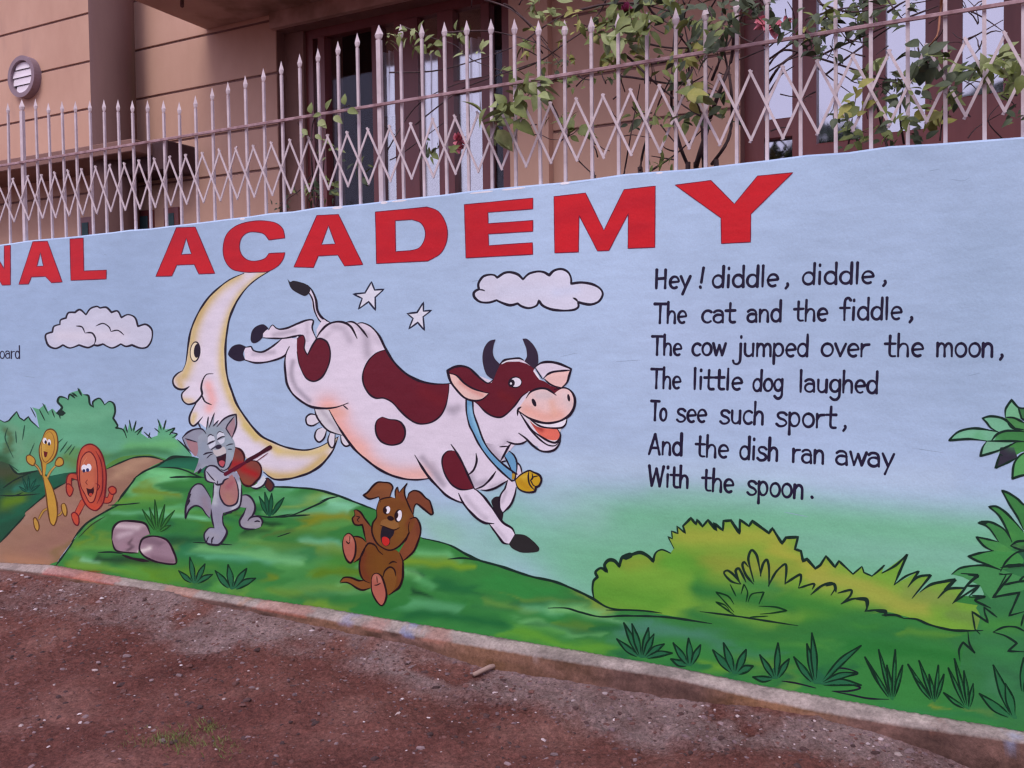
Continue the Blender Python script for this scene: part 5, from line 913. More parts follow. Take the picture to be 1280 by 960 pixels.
ct('body', '480,800! 470,1030 450,1150 460,1270 485,1370! 430,1370 380,1420 370,1470 398,1540 470,1562 540,1558 600,1490 630,1410 590,1330 580,1250 590,1200! 700,1172 770,1130 795,1030 795,880 750,740! 600,700!', (136, 130, 156), 20.5, [(VG, '500,900 490,1080', 4, (176, 172, 190), .7), (VG, '770,860 770,1040 700,1150', 3, (182, 178, 196), .8), (VG, '540,1180 530,1300', 5, (128, 120, 144), .6), (VG, '420,1440 520,1470', 4, (150, 140, 160), .6)])
ct('belly', '560,870! 545,960 560,1030 605,1100 670,1118 740,1085 762,990 750,880 715,800! 690,760! 600,820', (160, 106, 112), 21.5, [(VG, '640,1000 680,1080', 5, (165, 115, 108), .7), (VG,'690,850 640,900',4,(170,90,108),.7)])
ct('ear', '120,340! 180,280 260,242 345,240 400,300! 330,420! 300,560! 220,500 160,430', (132, 128, 152), 21); ct('ear_inner', '160,360! 290,392! 300,480 270,550 210,480', (150, 108, 122), 21.5); ct('ear', '515,215! 590,130 660,90 735,72! 738,200 685,345! 560,260!', (140, 138, 160), 21); ct('ear_inner', '715,105! 722,220 680,330 625,235!', (152, 116, 132), 21.5)
ct('head', '300,330! 360,270! 395,245! 415,105! 425,220! 485,65! 480,200! 530,145! 520,205! 600,240 690,340 725,430 712,520 690,600 645,680 590,715 480,690 395,660! 340,700! 250,745! 305,600 300,480', (138, 138, 160), 22, [(VG, '420,260 540,260', 6, (128, 138, 158), .7), (VG, '360,420 340,560', 6, (128, 134, 160), .7), (VG, '640,380 680,520', 6, (140, 150, 172), .7), (VG, '400,600 480,640', 5, (130, 128, 152), .7), (VG,'300,650 280,720',4,(120,112,138),.7)])
ct('eyelid', '412,350 430,305 462,300 490,345 492,372! 412,412!', (190, 184, 208), 23); ct('eyelid', '518,310 545,268 580,270 605,318! 522,360!', (190, 184, 208), 23); ct('eyelid', '418,425! 500,380! 495,425 440,465', (186, 180, 206), 23); ct('eyelid', '525,372! 605,340! 600,385 560,412', (186, 180, 206), 23)
ct('muzzle', '470,470! 520,480 590,440 620,480! 615,520 520,555! 480,520', (180, 165, 178), 23.5); ct('mouth', '508,562! 560,550 622,518! 615,620 590,675 548,660 518,605', (62, 28, 42), 24); ct('tongue', '540,615 575,598 608,620 590,672 550,658', (196, 84, 100), 25)
ct('paw', '385,700! 430,660 500,668 560,720 640,765! 660,790! 600,825! 575,865 515,875 485,850! 400,830 378,760', (150, 144, 170), 26, [(VG, '430,800 480,830', 4, (170, 160, 180), .7)])
k = Ink(27, CK)
for s, w in (('440,1020 395,940 345,875 285,868 225,920 190,1010 160,1130 155,1262! 200,1160 270,1115 340,1140 390,1210 430,1255', 1.9), ('225,920 190,990! 215,985! 180,1060! 205,1050! 165,1130', 2.2), ('120,340! 180,280 260,242 345,240 390,290', 2.0), ('120,340 160,430 220,500', 1.3), ('155,350 290,390!', 1.6), ('515,215 590,130 660,90 735,72! 738,200 685,345', 1.8), ('715,95! 640,190 620,235! 680,330', 1.3), ('395,245! 418,100!', 1.4), ('425,225! 488,55!', 1.4), ('470,210! 535,140!', 1.4), ('300,165! 330,230!', 1.6),
    ('410,330 440,302 480,320', 1.2), ('515,300 545,268 590,285', 1.2), ('405,415! 440,395 492,372!', 1.7), ('518,362! 560,335 608,322!', 1.7), ('360,535! 400,515 470,505', 1.5), ('400,575! 440,535 480,520', 1.2), ('620,435! 660,415 705,410!', 1.4), ('640,470! 690,470', 1.1), ('445,480 500,440 525,420', 1.4), ('508,562 560,550 622,518', 1.5), ('518,605 548,660 590,675 612,625', 1.4), ('560,700 600,712 650,680 690,600', 1.5),
    ('340,700 300,745! 330,690', 2.2), ('630,755 560,720 500,668 430,660 385,700 378,760 400,830 485,855', 2.0), ('485,850 515,875 575,865 600,825 650,800', 1.8), ('395,720 450,790 490,830!', 1.4), ('520,870 525,830', 1), ('480,860 470,1030', 1.5), ('795,880 795,1030 770,1130 700,1172 590,1200', 1.7), ('560,870 545,960 560,1030 605,1100 670,1118 740,1085 762,990 750,880 715,790', 1.7), ('450,1150 460,1270 485,1370', 1.6), ('485,1370 430,1370 380,1420 370,1470 398,1540 470,1562 540,1558 600,1490 630,1410 590,1330 580,1250 590,1200', 2.1),
    ('400,1540! 405,1500 425,1470!', 1.5), ('455,1550! 460,1500 480,1470!', 1.5), ('790,1000 860,993 920,1040 952,1130 930,1215 870,1285!', 1.9), ('850,1140 820,1210 775,1290 790,1352 850,1382 950,1380', 1.9), ('870,1285! 910,1245 995,1240 1035,1290 1022,1350', 1.9), ('945,1300! 980,1290 1010,1300!', 1.4), ('590,1225! 640,1200 690,1195', 1.4)): k.line(VG, s, w)
k.line(VG, '720,445 790,480 828,545 825,610', 2.0, col=(70, 30, 40)).line(VG, '900,600 975,612 1022,680 1010,780 950,850 895,893 820,872 780,800', 1.9, col=(70, 30, 40)).line(VG, '905,905 970,920 1050,880 1085,810', 2.2).line(VG, '1070,805 1100,800 1165,880 1125,950 1065,890', 1.8)
k.line(VG, '960,600! 1090,510!', .9, col=(226, 216, 230)).line(VG, '970,608! 1100,515!', .8, col=(120, 40, 60)).dot(VG, 535, 443, 38, 26, -.2); k.build('outline', cat)
k = Ink(34, (100, 24, 48)); k.line(VG, '615,755! 700,705 850,615! 1125,450!', 3.6, taper='n', ).line(VG, '860,605! 1125,448!', 4.0, taper='n', col=(78, 26, 44)); k.build('bow', cat)

# ---- spoon
sp = link('painted_spoon', mesh('painted_spoon', [], [], M_PAINT), wall, label='painted yellow spoon running with raised arms'); OC = (110, 66, 40); YL = (208, 152, 66)
sf = lambda nm, s, c=YL, l=15, st=(): fill(nm, sp, SA, s, c, l, st)
k = Ink(14.5, OC); k.line(SA, '205,465 175,410 135,375', 2.6, taper='n', col=OC).line(SA, '250,495 280,440 330,385', 2.6, taper='n', col=OC).line(SA, '265,735 220,760 185,820', 2.6, taper='n', col=OC).line(SA, '320,795 350,790 375,755', 2.6, taper='n', col=OC)
k.line(SA, '205,465 175,410 135,375', 1.5, taper='n', col=(196, 150, 88)).line(SA, '250,495 280,440 330,385', 1.5, taper='n', col=(206, 160, 90)).line(SA, '265,735 220,760 185,820', 1.5, taper='n', col=(190, 140, 70)).line(SA, '320,795 350,790 375,755', 1.5, taper='n', col=(200, 150, 80)); k.build('limb', sp)
sf('bowl', '213,180 240,120 285,105 322,135 336,210 325,295 290,355 245,385! 232,480! 215,470! 205,375 190,320 188,250', st=[(SA, '220,200 215,330', 3, (222, 172, 90), .7)]); sf('handle', '210,470! 232,478! 250,490 295,580 328,700 330,810 305,875 275,850 255,740 238,600')
for s in ('85,325 110,312 145,335 155,365 140,395! 110,385 88,360', '320,360 345,330 375,345 378,385 345,402 315,392'): sf('hand', s)
for s in ('140,830 155,812 180,850 185,900 170,920 150,890', '365,710 390,700 408,745 405,795 390,800 370,760'): sf('foot', s, (202, 148, 72))
k = Ink(17, OC); k.line(SA, '213,180 240,120 285,105 322,135 336,210 325,295 290,355 245,385', 1.4).line(SA, '213,180 188,250 190,320 205,375 215,470', 1.4).line(SA, '235,150 270,125 300,160 310,230 295,310 240,370 210,330 205,240 235,150', .9, col=(150, 95, 50)).line(SA, '215,470 238,600 255,740 275,850 305,875 330,810 328,700 295,580 250,490', 1.4)
for s in ('85,325 110,312 145,335 155,365 140,395 110,385 88,360', '320,360 345,330 375,345 378,385 345,402 315,392', '140,830 155,812 180,850 185,900 170,920 150,890', '365,710 390,700 408,745 405,795 390,800 370,760'): k.line(SA, s, 1.1, closed=True)
k.build('outline', sp)
k = Ink(20, DK); k.dot(SA, 232, 198, 16, 24, 0, (215, 210, 230)).dot(SA, 266, 210, 15, 24, 0, (215, 210, 230)).dot(SA, 238, 208, 9, 14, 0, (40, 38, 70)).dot(SA, 266, 222, 9, 15, 0, (40, 38, 70)).poly(SA, '222,280! 255,290! 245,325 230,330', (110, 30, 35)); k.build('face', sp)
# ---- dish
ds = link('painted_dish', mesh('painted_dish', [], [], M_PAINT), wall, label='painted orange-red dish with a laughing face running beside the spoon'); DR = (206, 84, 66); DO = (120, 32, 44)
df = lambda nm, s, c=DR, l=20, st=(): fill(nm, ds, SA, s, c, l, st)
k = Ink(19, DO); k.line(SA, '495,490 440,480 425,520 430,590', 6.2, taper='n', col=DO).line(SA, '700,670 745,670 770,600', 7.0, taper='n', col=DO).line(SA, '535,690 510,740 480,800', 6.2, taper='n', col=DO); k.line(SA, '495,490 440,480 425,520 430,590', 4.6, taper='n', col=DR).line(SA, '700,670 745,670 770,600', 5.4, taper='n', col=DR).line(SA, '535,690 510,740 480,800', 4.6, taper='n', col=DR); k.build('limb', ds)
df('plate', '490,460 500,330 535,250 600,225 660,260 700,340 722,460 718,580 700,690 650,752 600,745 555,700 520,620', DR, 21, [(SA, '680,330 705,520 680,680', 3.5, (176, 62, 58), .8), (SA, '560,270 520,400', 3, (215, 100, 80), .6), (SA, '570,710 660,740', 3.5, (222, 78, 58), .7)])
df('plate_well', '510,470 522,350 560,295 600,290 640,350 655,460 650,590 625,680 590,690 550,620 520,560', (214, 112, 88), 22, [(SA, '640,420 640,580', 2.5, (200, 90, 74), .7)])
for s in ('405,550 430,545 458,580 450,620 430,642 408,610', '740,585 770,562 800,580 798,615 765,625', '445,790 470,770 500,800 505,850 492,875 465,855'): df('hand', s, (206, 80, 62), 23)
k = Ink(24, DO)
k.line(SA, '490,460 500,330 535,250 600,225 660,260 700,340 722,460 718,580 700,690 650,752 600,745 555,700 520,620', 1.5, closed=True).line(SA, '510,470 522,350 560,295 600,290 640,350 655,460 650,590 625,680 590,690 550,620 520,560', 1.1, closed=True).line(SA, '640,280 680,360 695,470 690,600 650,700', 1.2).line(SA, '530,470 540,380 570,330', .9, col=(228, 140, 115))
for s in ('405,550 430,545 458,580 450,620 430,642 408,610', '740,585 770,562 800,580 798,615 765,625', '445,790 470,770 500,800 505,850 492,875 465,855'): k.line(SA, s, 1.2, closed=True)
k.line(SA, '575,510 560,530 575,550', 1.0).line(SA, '640,540 670,560 650,600', 1.0); k.build('outline', ds)
k = Ink(28, DK); k.dot(SA, 548, 418, 23, 30, 0, (216, 212, 235)).dot(SA, 584, 412, 22, 30, 0, (216, 212, 235)).dot(SA, 545, 438, 12, 14, 0, (48, 50, 100)).dot(SA, 575, 432, 13, 15, 0, (60, 62, 120)).poly(SA, '565,575! 600,585 622,565! 625,610 600,645 578,630', (70, 28, 40)).dot(SA, 600, 628, 14, 12, 0, (205, 70, 60)); k.build('face', ds)
# ------------------------------------------------------------------ railing on the wall
FO = -.075
M_RAIL = material('railing_paint', (.50, .425, .425), (.68, .59, .59), scale=14, rough=.45, bump=.15, bscale=90, stain=((.34, .19, .16), 9, .68), spec=.4, bdist=.002)
M_RAIL_SHADE = material('shaded_rail_paint', (.22, .12, .12), (.46, .31, .32), scale=20, rough=.6, bump=.3, bscale=90, bdist=.002)  # railing paint in a darker, rusty tone: the rail's underside shade put into colour
fence = empty('metal_railing', wpt(-2.5, FO, 2.2), label='pinkish iron railing of spear-tipped bars and crossed lattice strips along the wall top', category='railing')
TP = [(11, 128), (27.5, 124), (44, 123), (60, 128), (77, 126), (94, 126), (112, 125), (130, 124), (147, 124), (165, 125), (184, 125), (204, 125), (224, 127), (244, 119), (265, 109), (284, 102), (306, 94), (329, 85), (351, 76), (374, 67), (396.5, 60), (422, 51), (446, 41), (473, 31), (500, 30), (526.5, 29), (555, 27), (583, 25), (614, 23), (643, 23), (672.5, 25), (706, 24), (739, 20), (773, 16), (809, 14), (845, 9), (882, 4), (921.5, -6), (959, -17), (1000.5, -27), (1044, -36), (1088, -47), (1134, -60), (1180.5, -73), (1229, -88), (1279, -104), (1330, -120)]
BX = [13, 32, 50, 66, 83, 99, 117, 134, 152.5, 170, 189, 208.5, 227.5, 248, 269, 290, 311, 333, 356, 379, 402.5, 426.5, 451, 478, 505, 531, 559, 586.5, 615.5, 645, 676, 707, 740.5, 773.5, 809, 845, 882, 921, 959, 1001, 1045, 1089, 1135, 1182, 1231, 1279, 1330]
pk = []
for (tx, ty), bx0 in zip(TP, BX):
    ub = hits([(bx0, 250)], FO)[0][0]; yb = np.interp(bx0, [0, 640, 1280], [305, 234, 170]); ub = hit1(bx0, yb, FO)[0]; ut, zt_ = hit1(tx, ty, FO)
    pk.append((ub, ut+(ub-ut)*.35, zt_))
# the railing runs on out of the picture
du = pk[1][0]-pk[0][0]
left = [(pk[0][0]-i*.152, pk[0][0]-i*.152, pk[0][2]+.02*math.sin(i*.3)) for i in range(1, 20)][::-1]
right = [(pk[-1][0]+i*.148, pk[-1][0]+i*.148, pk[-1][2]) for i in range(1, 5)]
allp = left+pk+right
THICK = {len(left)+1, len(left)+23}
def wf(u, o, z): return wpt(u, o, z)
bar_i = 0
for i, (ub, ut, zt_) in enumerate(allp):
    w = .0125 if i in THICK else .0069; zb = 2.17; zs = zt_-.075
    m = MB(); V = []
    for (uu, z) in ((ub, zb), (ut, zs)):
        for (a, b) in ((-1, -1), (1, -1), (1, 1), (-1, 1)): V.append(wf(uu+a*w, FO+b*w*.8, z))
    m.add(V, [(3, 2, 1, 0), (4, 5, 6, 7), (0, 1, 5, 4), (1, 2, 6, 5), (2, 3, 7, 6), (3, 0, 4, 7)])
    p = m.build('picket', M_RAIL, fence)
    m = MB(); t = .0165 if i not in THICK else .026; V = [wf(ut, FO, zs-.006)]; 
    for (zz, k) in ((zs+.004, .55), (zs+.010, .75), (zs+.026, 1.0), (zs+.052, .45)):
        for q in range(6): a = math.pi*q/3; V.append(wf(ut+math.cos(a)*t*k, FO+math.sin(a)*t*k*.55, zz))
    V.append(wf(ut, FO, zt_)); F_ = [(0, 1+(q+1) % 6, 1+q) for q in range(6)]
    for r in range(3): F_ += [(1+r*6+q, 1+r*6+(q+1) % 6, 7+r*6+(q+1) % 6, 7+r*6+q) for q in range(6)]
    F_ += [(19+q, 19+(q+1) % 6, 25) for q in range(6)]
    m.add(V, F_); m.build('spear_tip', M_RAIL, p)
rail_z = 2.714
for k, (a, b) in enumerate(zip(allp[:-1], allp[1:])):
    pass
us_ = [p[0] for p in allp]
segs = [(us_[0]-.05, us_[len(left)+1]), (us_[len(left)+1], us_[len(left)+23]), (us_[len(left)+23], us_[-1]+.05)]
for a, b in segs:
    m = MB(); m.box(a+.001, b-.001, FO+.0135, FO+.0235, rail_z-.0075, rail_z+.0075, .002); m.build('rail', M_RAIL_SHADE, fence)
zh = [hit1(39, 222, FO)[1], hit1(366, 177.5, FO)[1], hit1(660, 135, FO)[1], hit1(981, 86, FO)[1]]; zl_ = [hit1(6, 278, FO)[1], hit1(366, 241, FO)[1], hit1(660, 207, FO)[1], hit1(980, 172, FO)[1]]
ux = [hit1(39, 222, FO)[0], hit1(366, 200, FO)[0], hit1(660, 170, FO)[0], hit1(981, 130, FO)[0]]
def strip(u0, z0, u1, z1, o):
    d = np.array([u1-u0, z1-z0]); L = np.linalg.norm(d); d /= L; n = np.array([-d[1], d[0]])*.0052; e = d*.010; V = []
    for oo in (o, o+.004):
        for (s, q) in ((0, 1), (1, 1), (1, -1), (0, -1)):
            b = np.array([u0, z0])-e if s == 0 else np.array([u1, z1])+e; b = b+n*q; V.append(wf(b[0], oo, b[1]))
    m = MB(); m.add(V, [(0, 1, 2, 3), (7, 6, 5, 4), (0, 4, 5, 1), (1, 5, 6, 2), (2, 6, 7, 3), (3, 7, 4, 0)]); m.build('lattice_strip', M_RAIL, fence)
for i in range(1, len(us_)-1):
    ul, ur = (us_[i-1]+us_[i])/2, (us_[i]+us_[i+1])/2
    H_ = lambda u: np.interp(u, ux, zh)+rnd.uniform(-.004, .004); Lw = lambda u: np.interp(u, ux, zl_)+rnd.uniform(-.004, .004)
    strip(ul, Lw(ul), ur, H_(ur), FO+.016); strip(ul, H_(ul), ur, Lw(ur), FO+.0215)

# ------------------------------------------------------------------ shrubs behind the railing
def leafmat(name, c1, c2):
    m = material(name, c1, c2, scale=30, rough=.55, bump=.1, bscale=60, spec=.35)
    m.node_tree.nodes['Principled BSDF'].inputs['Subsurface Weight'].default_value = 0
    return m
LM = [leafmat('leaf_green', (.11, .145, .036), (.19, .235, .06)), leafmat('leaf_yellow', (.20, .21, .04), (.30, .29, .07)), leafmat('leaf_dark', (.035, .055, .024), (.07, .095, .04)), leafmat('leaf_pale', (.20, .25, .09), (.32, .37, .15))]
M_STEM = material('stem_bark', (.045, .028, .03), (.10, .06, .055), scale=30, rough=.8, bump=.3, bscale=80)
M_REDSTEM = material('red_stem', (.25, .10, .05), (.33, .15, .08), scale=30, rough=.6, bump=.1)
M_PETAL = material('petal_pink', (.50, .12, .16), (.68, .24, .28), scale=30, rough=.6, bump=.1); M_MAG = material('petal_magenta', (.35, .05, .14), (.5, .1, .22), scale=30, rough=.6, bump=.1)
def leafshape(L, Wd, fold=.25, droop=.2):
    V = []; n = 5
    for i in range(n+1):
        t = i/n; w = Wd*math.sin(math.pi*min(1, t*1.02)**.8)*.5; x = t*L; z = -droop*L*t*t
        V += [(x, -w, z+fold*w), (x, 0, z), (x, w, z+fold*w)]
    F_ = []
    for i in range(n):
        a = i*3; F_ += [(a, a+1, a+4, a+3), (a+1, a+2, a+5, a+4)]
    return V, F_
LEAVES = {}
def leaf_mesh(kind, mat, var):
    key = (kind, mat.name, var)
    if key not in LEAVES:
        r = random.Random(var*7+len(kind)); L, Wd = {'broad': (1, .62), 'oval': (1, .48), 'narrow': (1, .26)}[kind]
        V, F_ = leafshape(L, Wd, r.uniform(.1, .5), r.uniform(.05, .4)); LEAVES[key] = mesh('leaf', V, F_, mat, True)
    return LEAVES[key]
def rotm(r, up=.0):
    # leaf base frame: blade points about, its face towards the light and the road
    th = r.uniform(0, 2*math.pi); el = r.uniform(-.7, .45)+up
    d = Vector(WD)*math.cos(th)*math.cos(el)+Vector(WN)*r.uniform(-.6, .6)+Vector((0, 0, 1))*(math.sin(th)*math.cos(el)*.8+math.sin(el)*.3); d.normalize()
    nrm = (Vector(WN)*r.uniform(.2, 1.1)+Vector((r.uniform(-.5, .5), r.uniform(-.5, .5), r.uniform(.2, 1)))).normalized()
    y = nrm.cross(d).normalized(); z = d.cross(y).normalized()
    return Matrix(((d.x, y.x, z.x, 0), (d.y, y.y, z.y, 0), (d.z, y.z, z.z, 0), (0, 0, 0, 1)))
LC = {}; MASS = {}
def add_leaf(plant, base, size, kind, mat, r):
    LC[plant.name] = LC.get(plant.name, 0)+1
    if LC[plant.name] > 285:
        M_ = Matrix.Translation(Vector(base)) @ rotm(r) @ Matrix.Diagonal((size, size, size, 1)); me = leaf_mesh(kind, mat, r.randint(0, 3)); V, F_, mi = MASS.setdefault(plant.name, ([], [], [])); b = len(V)
        V += [tuple(M_ @ v.co) for v in me.vertices]; F_ += [tuple(b+i for i in p.vertices) for p in me.polygons]; mi += [LM.index(mat)]*len(me.polygons); return
    o = bpy.data.objects.new('leaf', leaf_mesh(kind, mat, r.randint(0, 3))); COL.objects.link(o); o.parent = plant
    o.matrix_parent_inverse = Matrix.Translation(plant.location).inverted(); o.matrix_basis = Matrix.Translation(Vector(base)) @ rotm(r) @ Matrix.Diagonal((size, size, size, 1))
def pxm(x, y, off):                     # metres per survey pixel at a point on that plane
    X = wpt(*((lambda h: (h[0], off, h[1]))(hit1(x, y, off)))); return ((X-CP)@_F)/FPX
def branch(plant, z, s, w, off, mat=None, name='branch', offs=None):
    pts, _ = P(z, s); n = len(pts); c = curve(pts, [False]*n, False, 9); V = []
    r = random.Random(int(pts[0][0]*7+pts[0][1])); ph = r.uniform(0, 6); m = len(c)
    for i, (x, y) in enumerate(c):
        o = off+.05*math.sin(i*.7+ph); h = hit1(x, y, o); V.append(wpt(h[0], o, h[1]))
    k = pxm(pts[0][0], pts[0][1], off)*w/2*(.95 if w > 4 else 1.2); mb_ = MB(); mb_.tube(V, [k*(1-.55*i/max(1, m-1)) for i in range(m)], 6); mb_.build(name, mat or M_STEM, plant, smooth=True); return V
def cluster(plant, z, x0, y0, x1, y1, n, size, kinds, mats, off, seed):
    r = random.Random(seed)
    for _ in range(int(n*(2.3 if z is not F3 else 1.8))):
        x = z[0]+r.uniform(x0-12, x1+12)/z[2]; y = z[1]+r.uniform(y0, y1)/z[2]; o = off+r.uniform(-.12, .10); h = hit1(x, y, o)
        add_leaf(plant, wpt(h[0], o, h[1]), size*1.35*pxm(x, y, o)*r.uniform(.6, 1.3), r.choice(kinds), r.choice(mats), r)
F1, F2, F3 = (300, 0, 3.2), (640, 0, 4), (960, 0, 4)
# main shrub
u_, _z = hit1(872, 210, -.45); shrub = empty('flowering_shrub', wpt(u_, -.45, 0), label='tangled shrub with dark stems and pink flowers between the two upper windows', category='shrub')
for u0, zt_, uu in ((870, 208, 0), (880, 200, .06), (895, 205, .12), (800, 214, -.15), (860, 208, -.05), (740, 220, -.2)):
    h = hit1(u0, zt_, -.45); m = MB(); m.tube([wpt(u_+uu, -.5, gh(u_, -.5)-.03), wpt(u_+uu*1.2, -.47, 1.1), wpt(h[0], -.45, h[1]+.02)], [.02, .017, .012], 6); m.build('trunk', M_STEM, shrub, smooth=True)
for s, w in (('920,830 960,700 1000,560 1060,400 1100,280 1110,120 1130,-60', 7), ('960,800 945,600 900,420 880,300 900,180 1000,30 1040,-40', 5), ('1000,820 1080,700 1100,560 1090,400 1060,250 1050,100 1060,-40', 5), ('880,830 840,730 800,560 800,400 810,200 830,-20', 4), ('640,850 660,740 740,500 800,380', 3), ('560,870 600,640 640,420', 2),
    ('540,380 620,390 800,420 880,420 960,380', 2.6), ('530,290 540,380 565,460', 2.5), ('560,270 620,320 700,400 860,530 960,590', 3), ('660,-20 700,60 800,130 870,220 1000,350', 3), ('-40,20 0,40 100,130 180,220', 2), ('50,215 180,120 290,60', 2), ('340,50 480,20 640,20 800,60', 3), ('30,350 150,300 260,220 400,140 560,120', 2.2), ('160,460 220,560 300,760 380,850 420,880', 2.6), ('470,0 440,60 350,160', 2), ('640,210 800,240 1000,230', 2.5), ('1280,230 1180,205 1050,120', 2), ('700,850 820,770 960,640', 2.5), ('1130,300 1280,240', 2), ('700,320 820,290 960,200',2), ('1000,400 1040,300 1160,60 1200,-20',3), ('560,60 640,200 700,330 690,420',2), ('850,480 900,330 860,100 900,-20',2.4)):
    branch(shrub, F2, s, w, -.38+rnd.uniform(-.2, .16))
for s, w in (('830,130 1000,125 1180,170 1280,230', 1.8), ('600,290 800,280 1090,190 1200,120', 1.8), ('700,500 800,420 900,350 1180,250', 1.8), ('590,600 700,430 830,350 1000,300', 1.6), ('560,490 620,540', 1.5), ('980,0 1090,40 1200,150 1280,260', 2), ('600,640 640,620 830,480', 1.5), ('930,-20 925,30', 1.5), ('640,100 760,150 860,180 930,240 1100,300', 1.5), ('1290,300 1200,340 1000,340',1.5)):
    branch(shrub, F1, s, w, -.30+rnd.uniform(-.1, .1))
def twigs(plant, z, x0, y0, x1, y1, n, seed):
    r = random.Random(seed)
    for _ in range(n):
        x, y = r.uniform(x0, x1), r.uniform(y0, y1); a = r.uniform(0, 6.28); pts_ = []; L = r.uniform(60, 150)
        for q in range(4): pts_.append('%.0f,%.0f' % (x, y)); a += r.uniform(-.5, .5); x += math.cos(a)*L/3; y += math.sin(a)*L/3
        if min(float(p.split(',')[1]) for p in pts_) < y0-80 or max(float(p.split(',')[1]) for p in pts_) > y1: continue
        branch(plant, z, ' '.join(pts_), r.uniform(1.1, 2.0), -.34+r.uniform(-.2, .2), name='twig')
twigs(shrub, F2, 30, 0, 1080, 800, 60, 77)
cl_ = [(F2, 860, 20, 1080, 200, 16, 13, ['oval'], [2, 0, 2]), (F2, 400, 0, 620, 130, 10, 14, ['oval', 'broad'], [0, 2]), (F2, 60, 120, 300, 330, 10, 10, ['oval', 'narrow'], [0, 1]), (F2, 700, 200, 860, 420, 8, 11, ['oval'], [2, 0]), (F2, 960, 380, 1120, 620, 9, 12, ['oval'], [2, 0]), (F2, 490, 140, 590, 240, 8, 20, ['broad'], [0, 0, 3]), (F2, 590, 60, 680, 180, 9, 18, ['broad', 'oval'], [0, 0]), (F2, 470, 230, 660, 320, 8, 18, ['broad', 'oval'], [1, 0, 1]), (F2, 860, 240, 910, 320, 4, 18, ['oval'], [1]), (F2, 880, 470, 960, 540, 4, 22, ['broad'], [0, 1]),
       (F2, 770, 0, 870, 130, 12, 15, ['oval', 'broad'], [2, 0]), (F2, 930, 90, 1010, 150, 6, 14, ['oval'], [2, 0]), (F2, 960, 230, 1060, 290, 6, 14, ['oval'], [2]), (F2, 300, 630, 370, 690, 4, 16, ['broad'], [0]), (F2, 570, 560, 660, 650, 5, 13, ['oval'], [0, 2]), (F2, 20, 400, 140, 520, 8, 17, ['broad'], [0, 3, 0]), (F2, 150, 280, 280, 350, 10, 9, ['oval', 'narrow'], [0, 2]),
       (F2, 80, 0, 220, 100, 9, 13, ['oval'], [0, 3]), (F2, 200, 40, 340, 140, 7, 11, ['oval', 'narrow'], [0, 1]), (F2, 400, 140, 460, 220, 5, 14, ['broad'], [0, 1]), (F2, 500, -40, 640, 30, 8, 14, ['oval', 'broad'], [0, 2]), (F2, 640, -60, 800, 30, 12, 14, ['oval'], [2, 0]), (F2, 250, 350, 380, 440, 6, 10, ['oval'], [0]), (F2, 820, 400, 900, 450, 4, 13, ['oval'], [2]), (F2, 1150, -40, 1280, 120, 12, 13, ['oval'], [2]), (F2, 200, 560, 300, 660, 5, 10, ['narrow'], [0]), (F2, 690, 780, 800, 830, 4, 11, ['narrow'], [0]), (F2, 1080, -40, 1180, 200, 10, 12, ['oval'], [2, 2, 0]), (F2, 20, 210, 70, 250, 3, 12, ['broad'], [0]),
       (F2, 800, 560, 940, 640, 5, 12, ['oval'], [0, 2]), (F2,690,560,800,700,4,11,['oval'],[0]), (F2,860,150,1000,230,6,11,['oval'],[2,0]), (F2,420,360,560,420,5,11,['oval'],[2,0]),
       (F1, 600, 110, 680, 170, 9, 10, ['oval'], [0, 3]), (F1, 690, 130, 780, 210, 9, 10, ['oval', 'broad'], [0]), (F1, 820, 120, 900, 170, 6, 11, ['broad'], [3, 0]), (F1, 970, 390, 1090, 550, 10, 19, ['broad'], [0, 3, 0]), (F1, 1110, 330, 1200, 400, 5, 17, ['broad'], [3, 0]), (F1, 1060, 260, 1140, 310, 4, 10, ['oval'], [0]), (F1, 905, 180, 960, 230, 3, 9, ['oval'], [3])]
for i, (z, x0, y0, x1, y1, n, s, kd, mt) in enumerate(cl_): cluster(shrub, z, x0, y0, x1, y1, n, s, kd, [LM[q] for q in mt], -.33 if i % 3 else -.02, 100+i)
def flower(plant, x, y, off, size, mat, seed):
    r = random.Random(seed); h = hit1(x, y, off); c = Vector(wpt(h[0], off, h[1])); k = pxm(x, y, off)*size; V = []; F_ = []
    for i in range(11):
        M_ = Matrix.Translation(c) @ rotm(r, .4) @ Matrix.Diagonal((k*r.uniform(.4, .6),)*3+(1,)); v, f = leafshape(1, .8, .9, -.3); b = len(V); V += [tuple(M_ @ Vector(q)) for q in v]; F_ += [tuple(b+j for j in q) for q in f]
    link('flower', mesh('flower', V, F_, mat, True), plant)
flower(shrub, 573, 176, -.45, 22, M_PETAL, 1); flower(shrub, 963, 32, -.3, 34, M_PETAL, 2); flower(shrub, 783, 14, -.3, 20, M_MAG, 3); flower(shrub, 575, 185, -.45, 14, M_PETAL, 4); flower(shrub, 984, 26, -.3, 12, M_PETAL, 5)
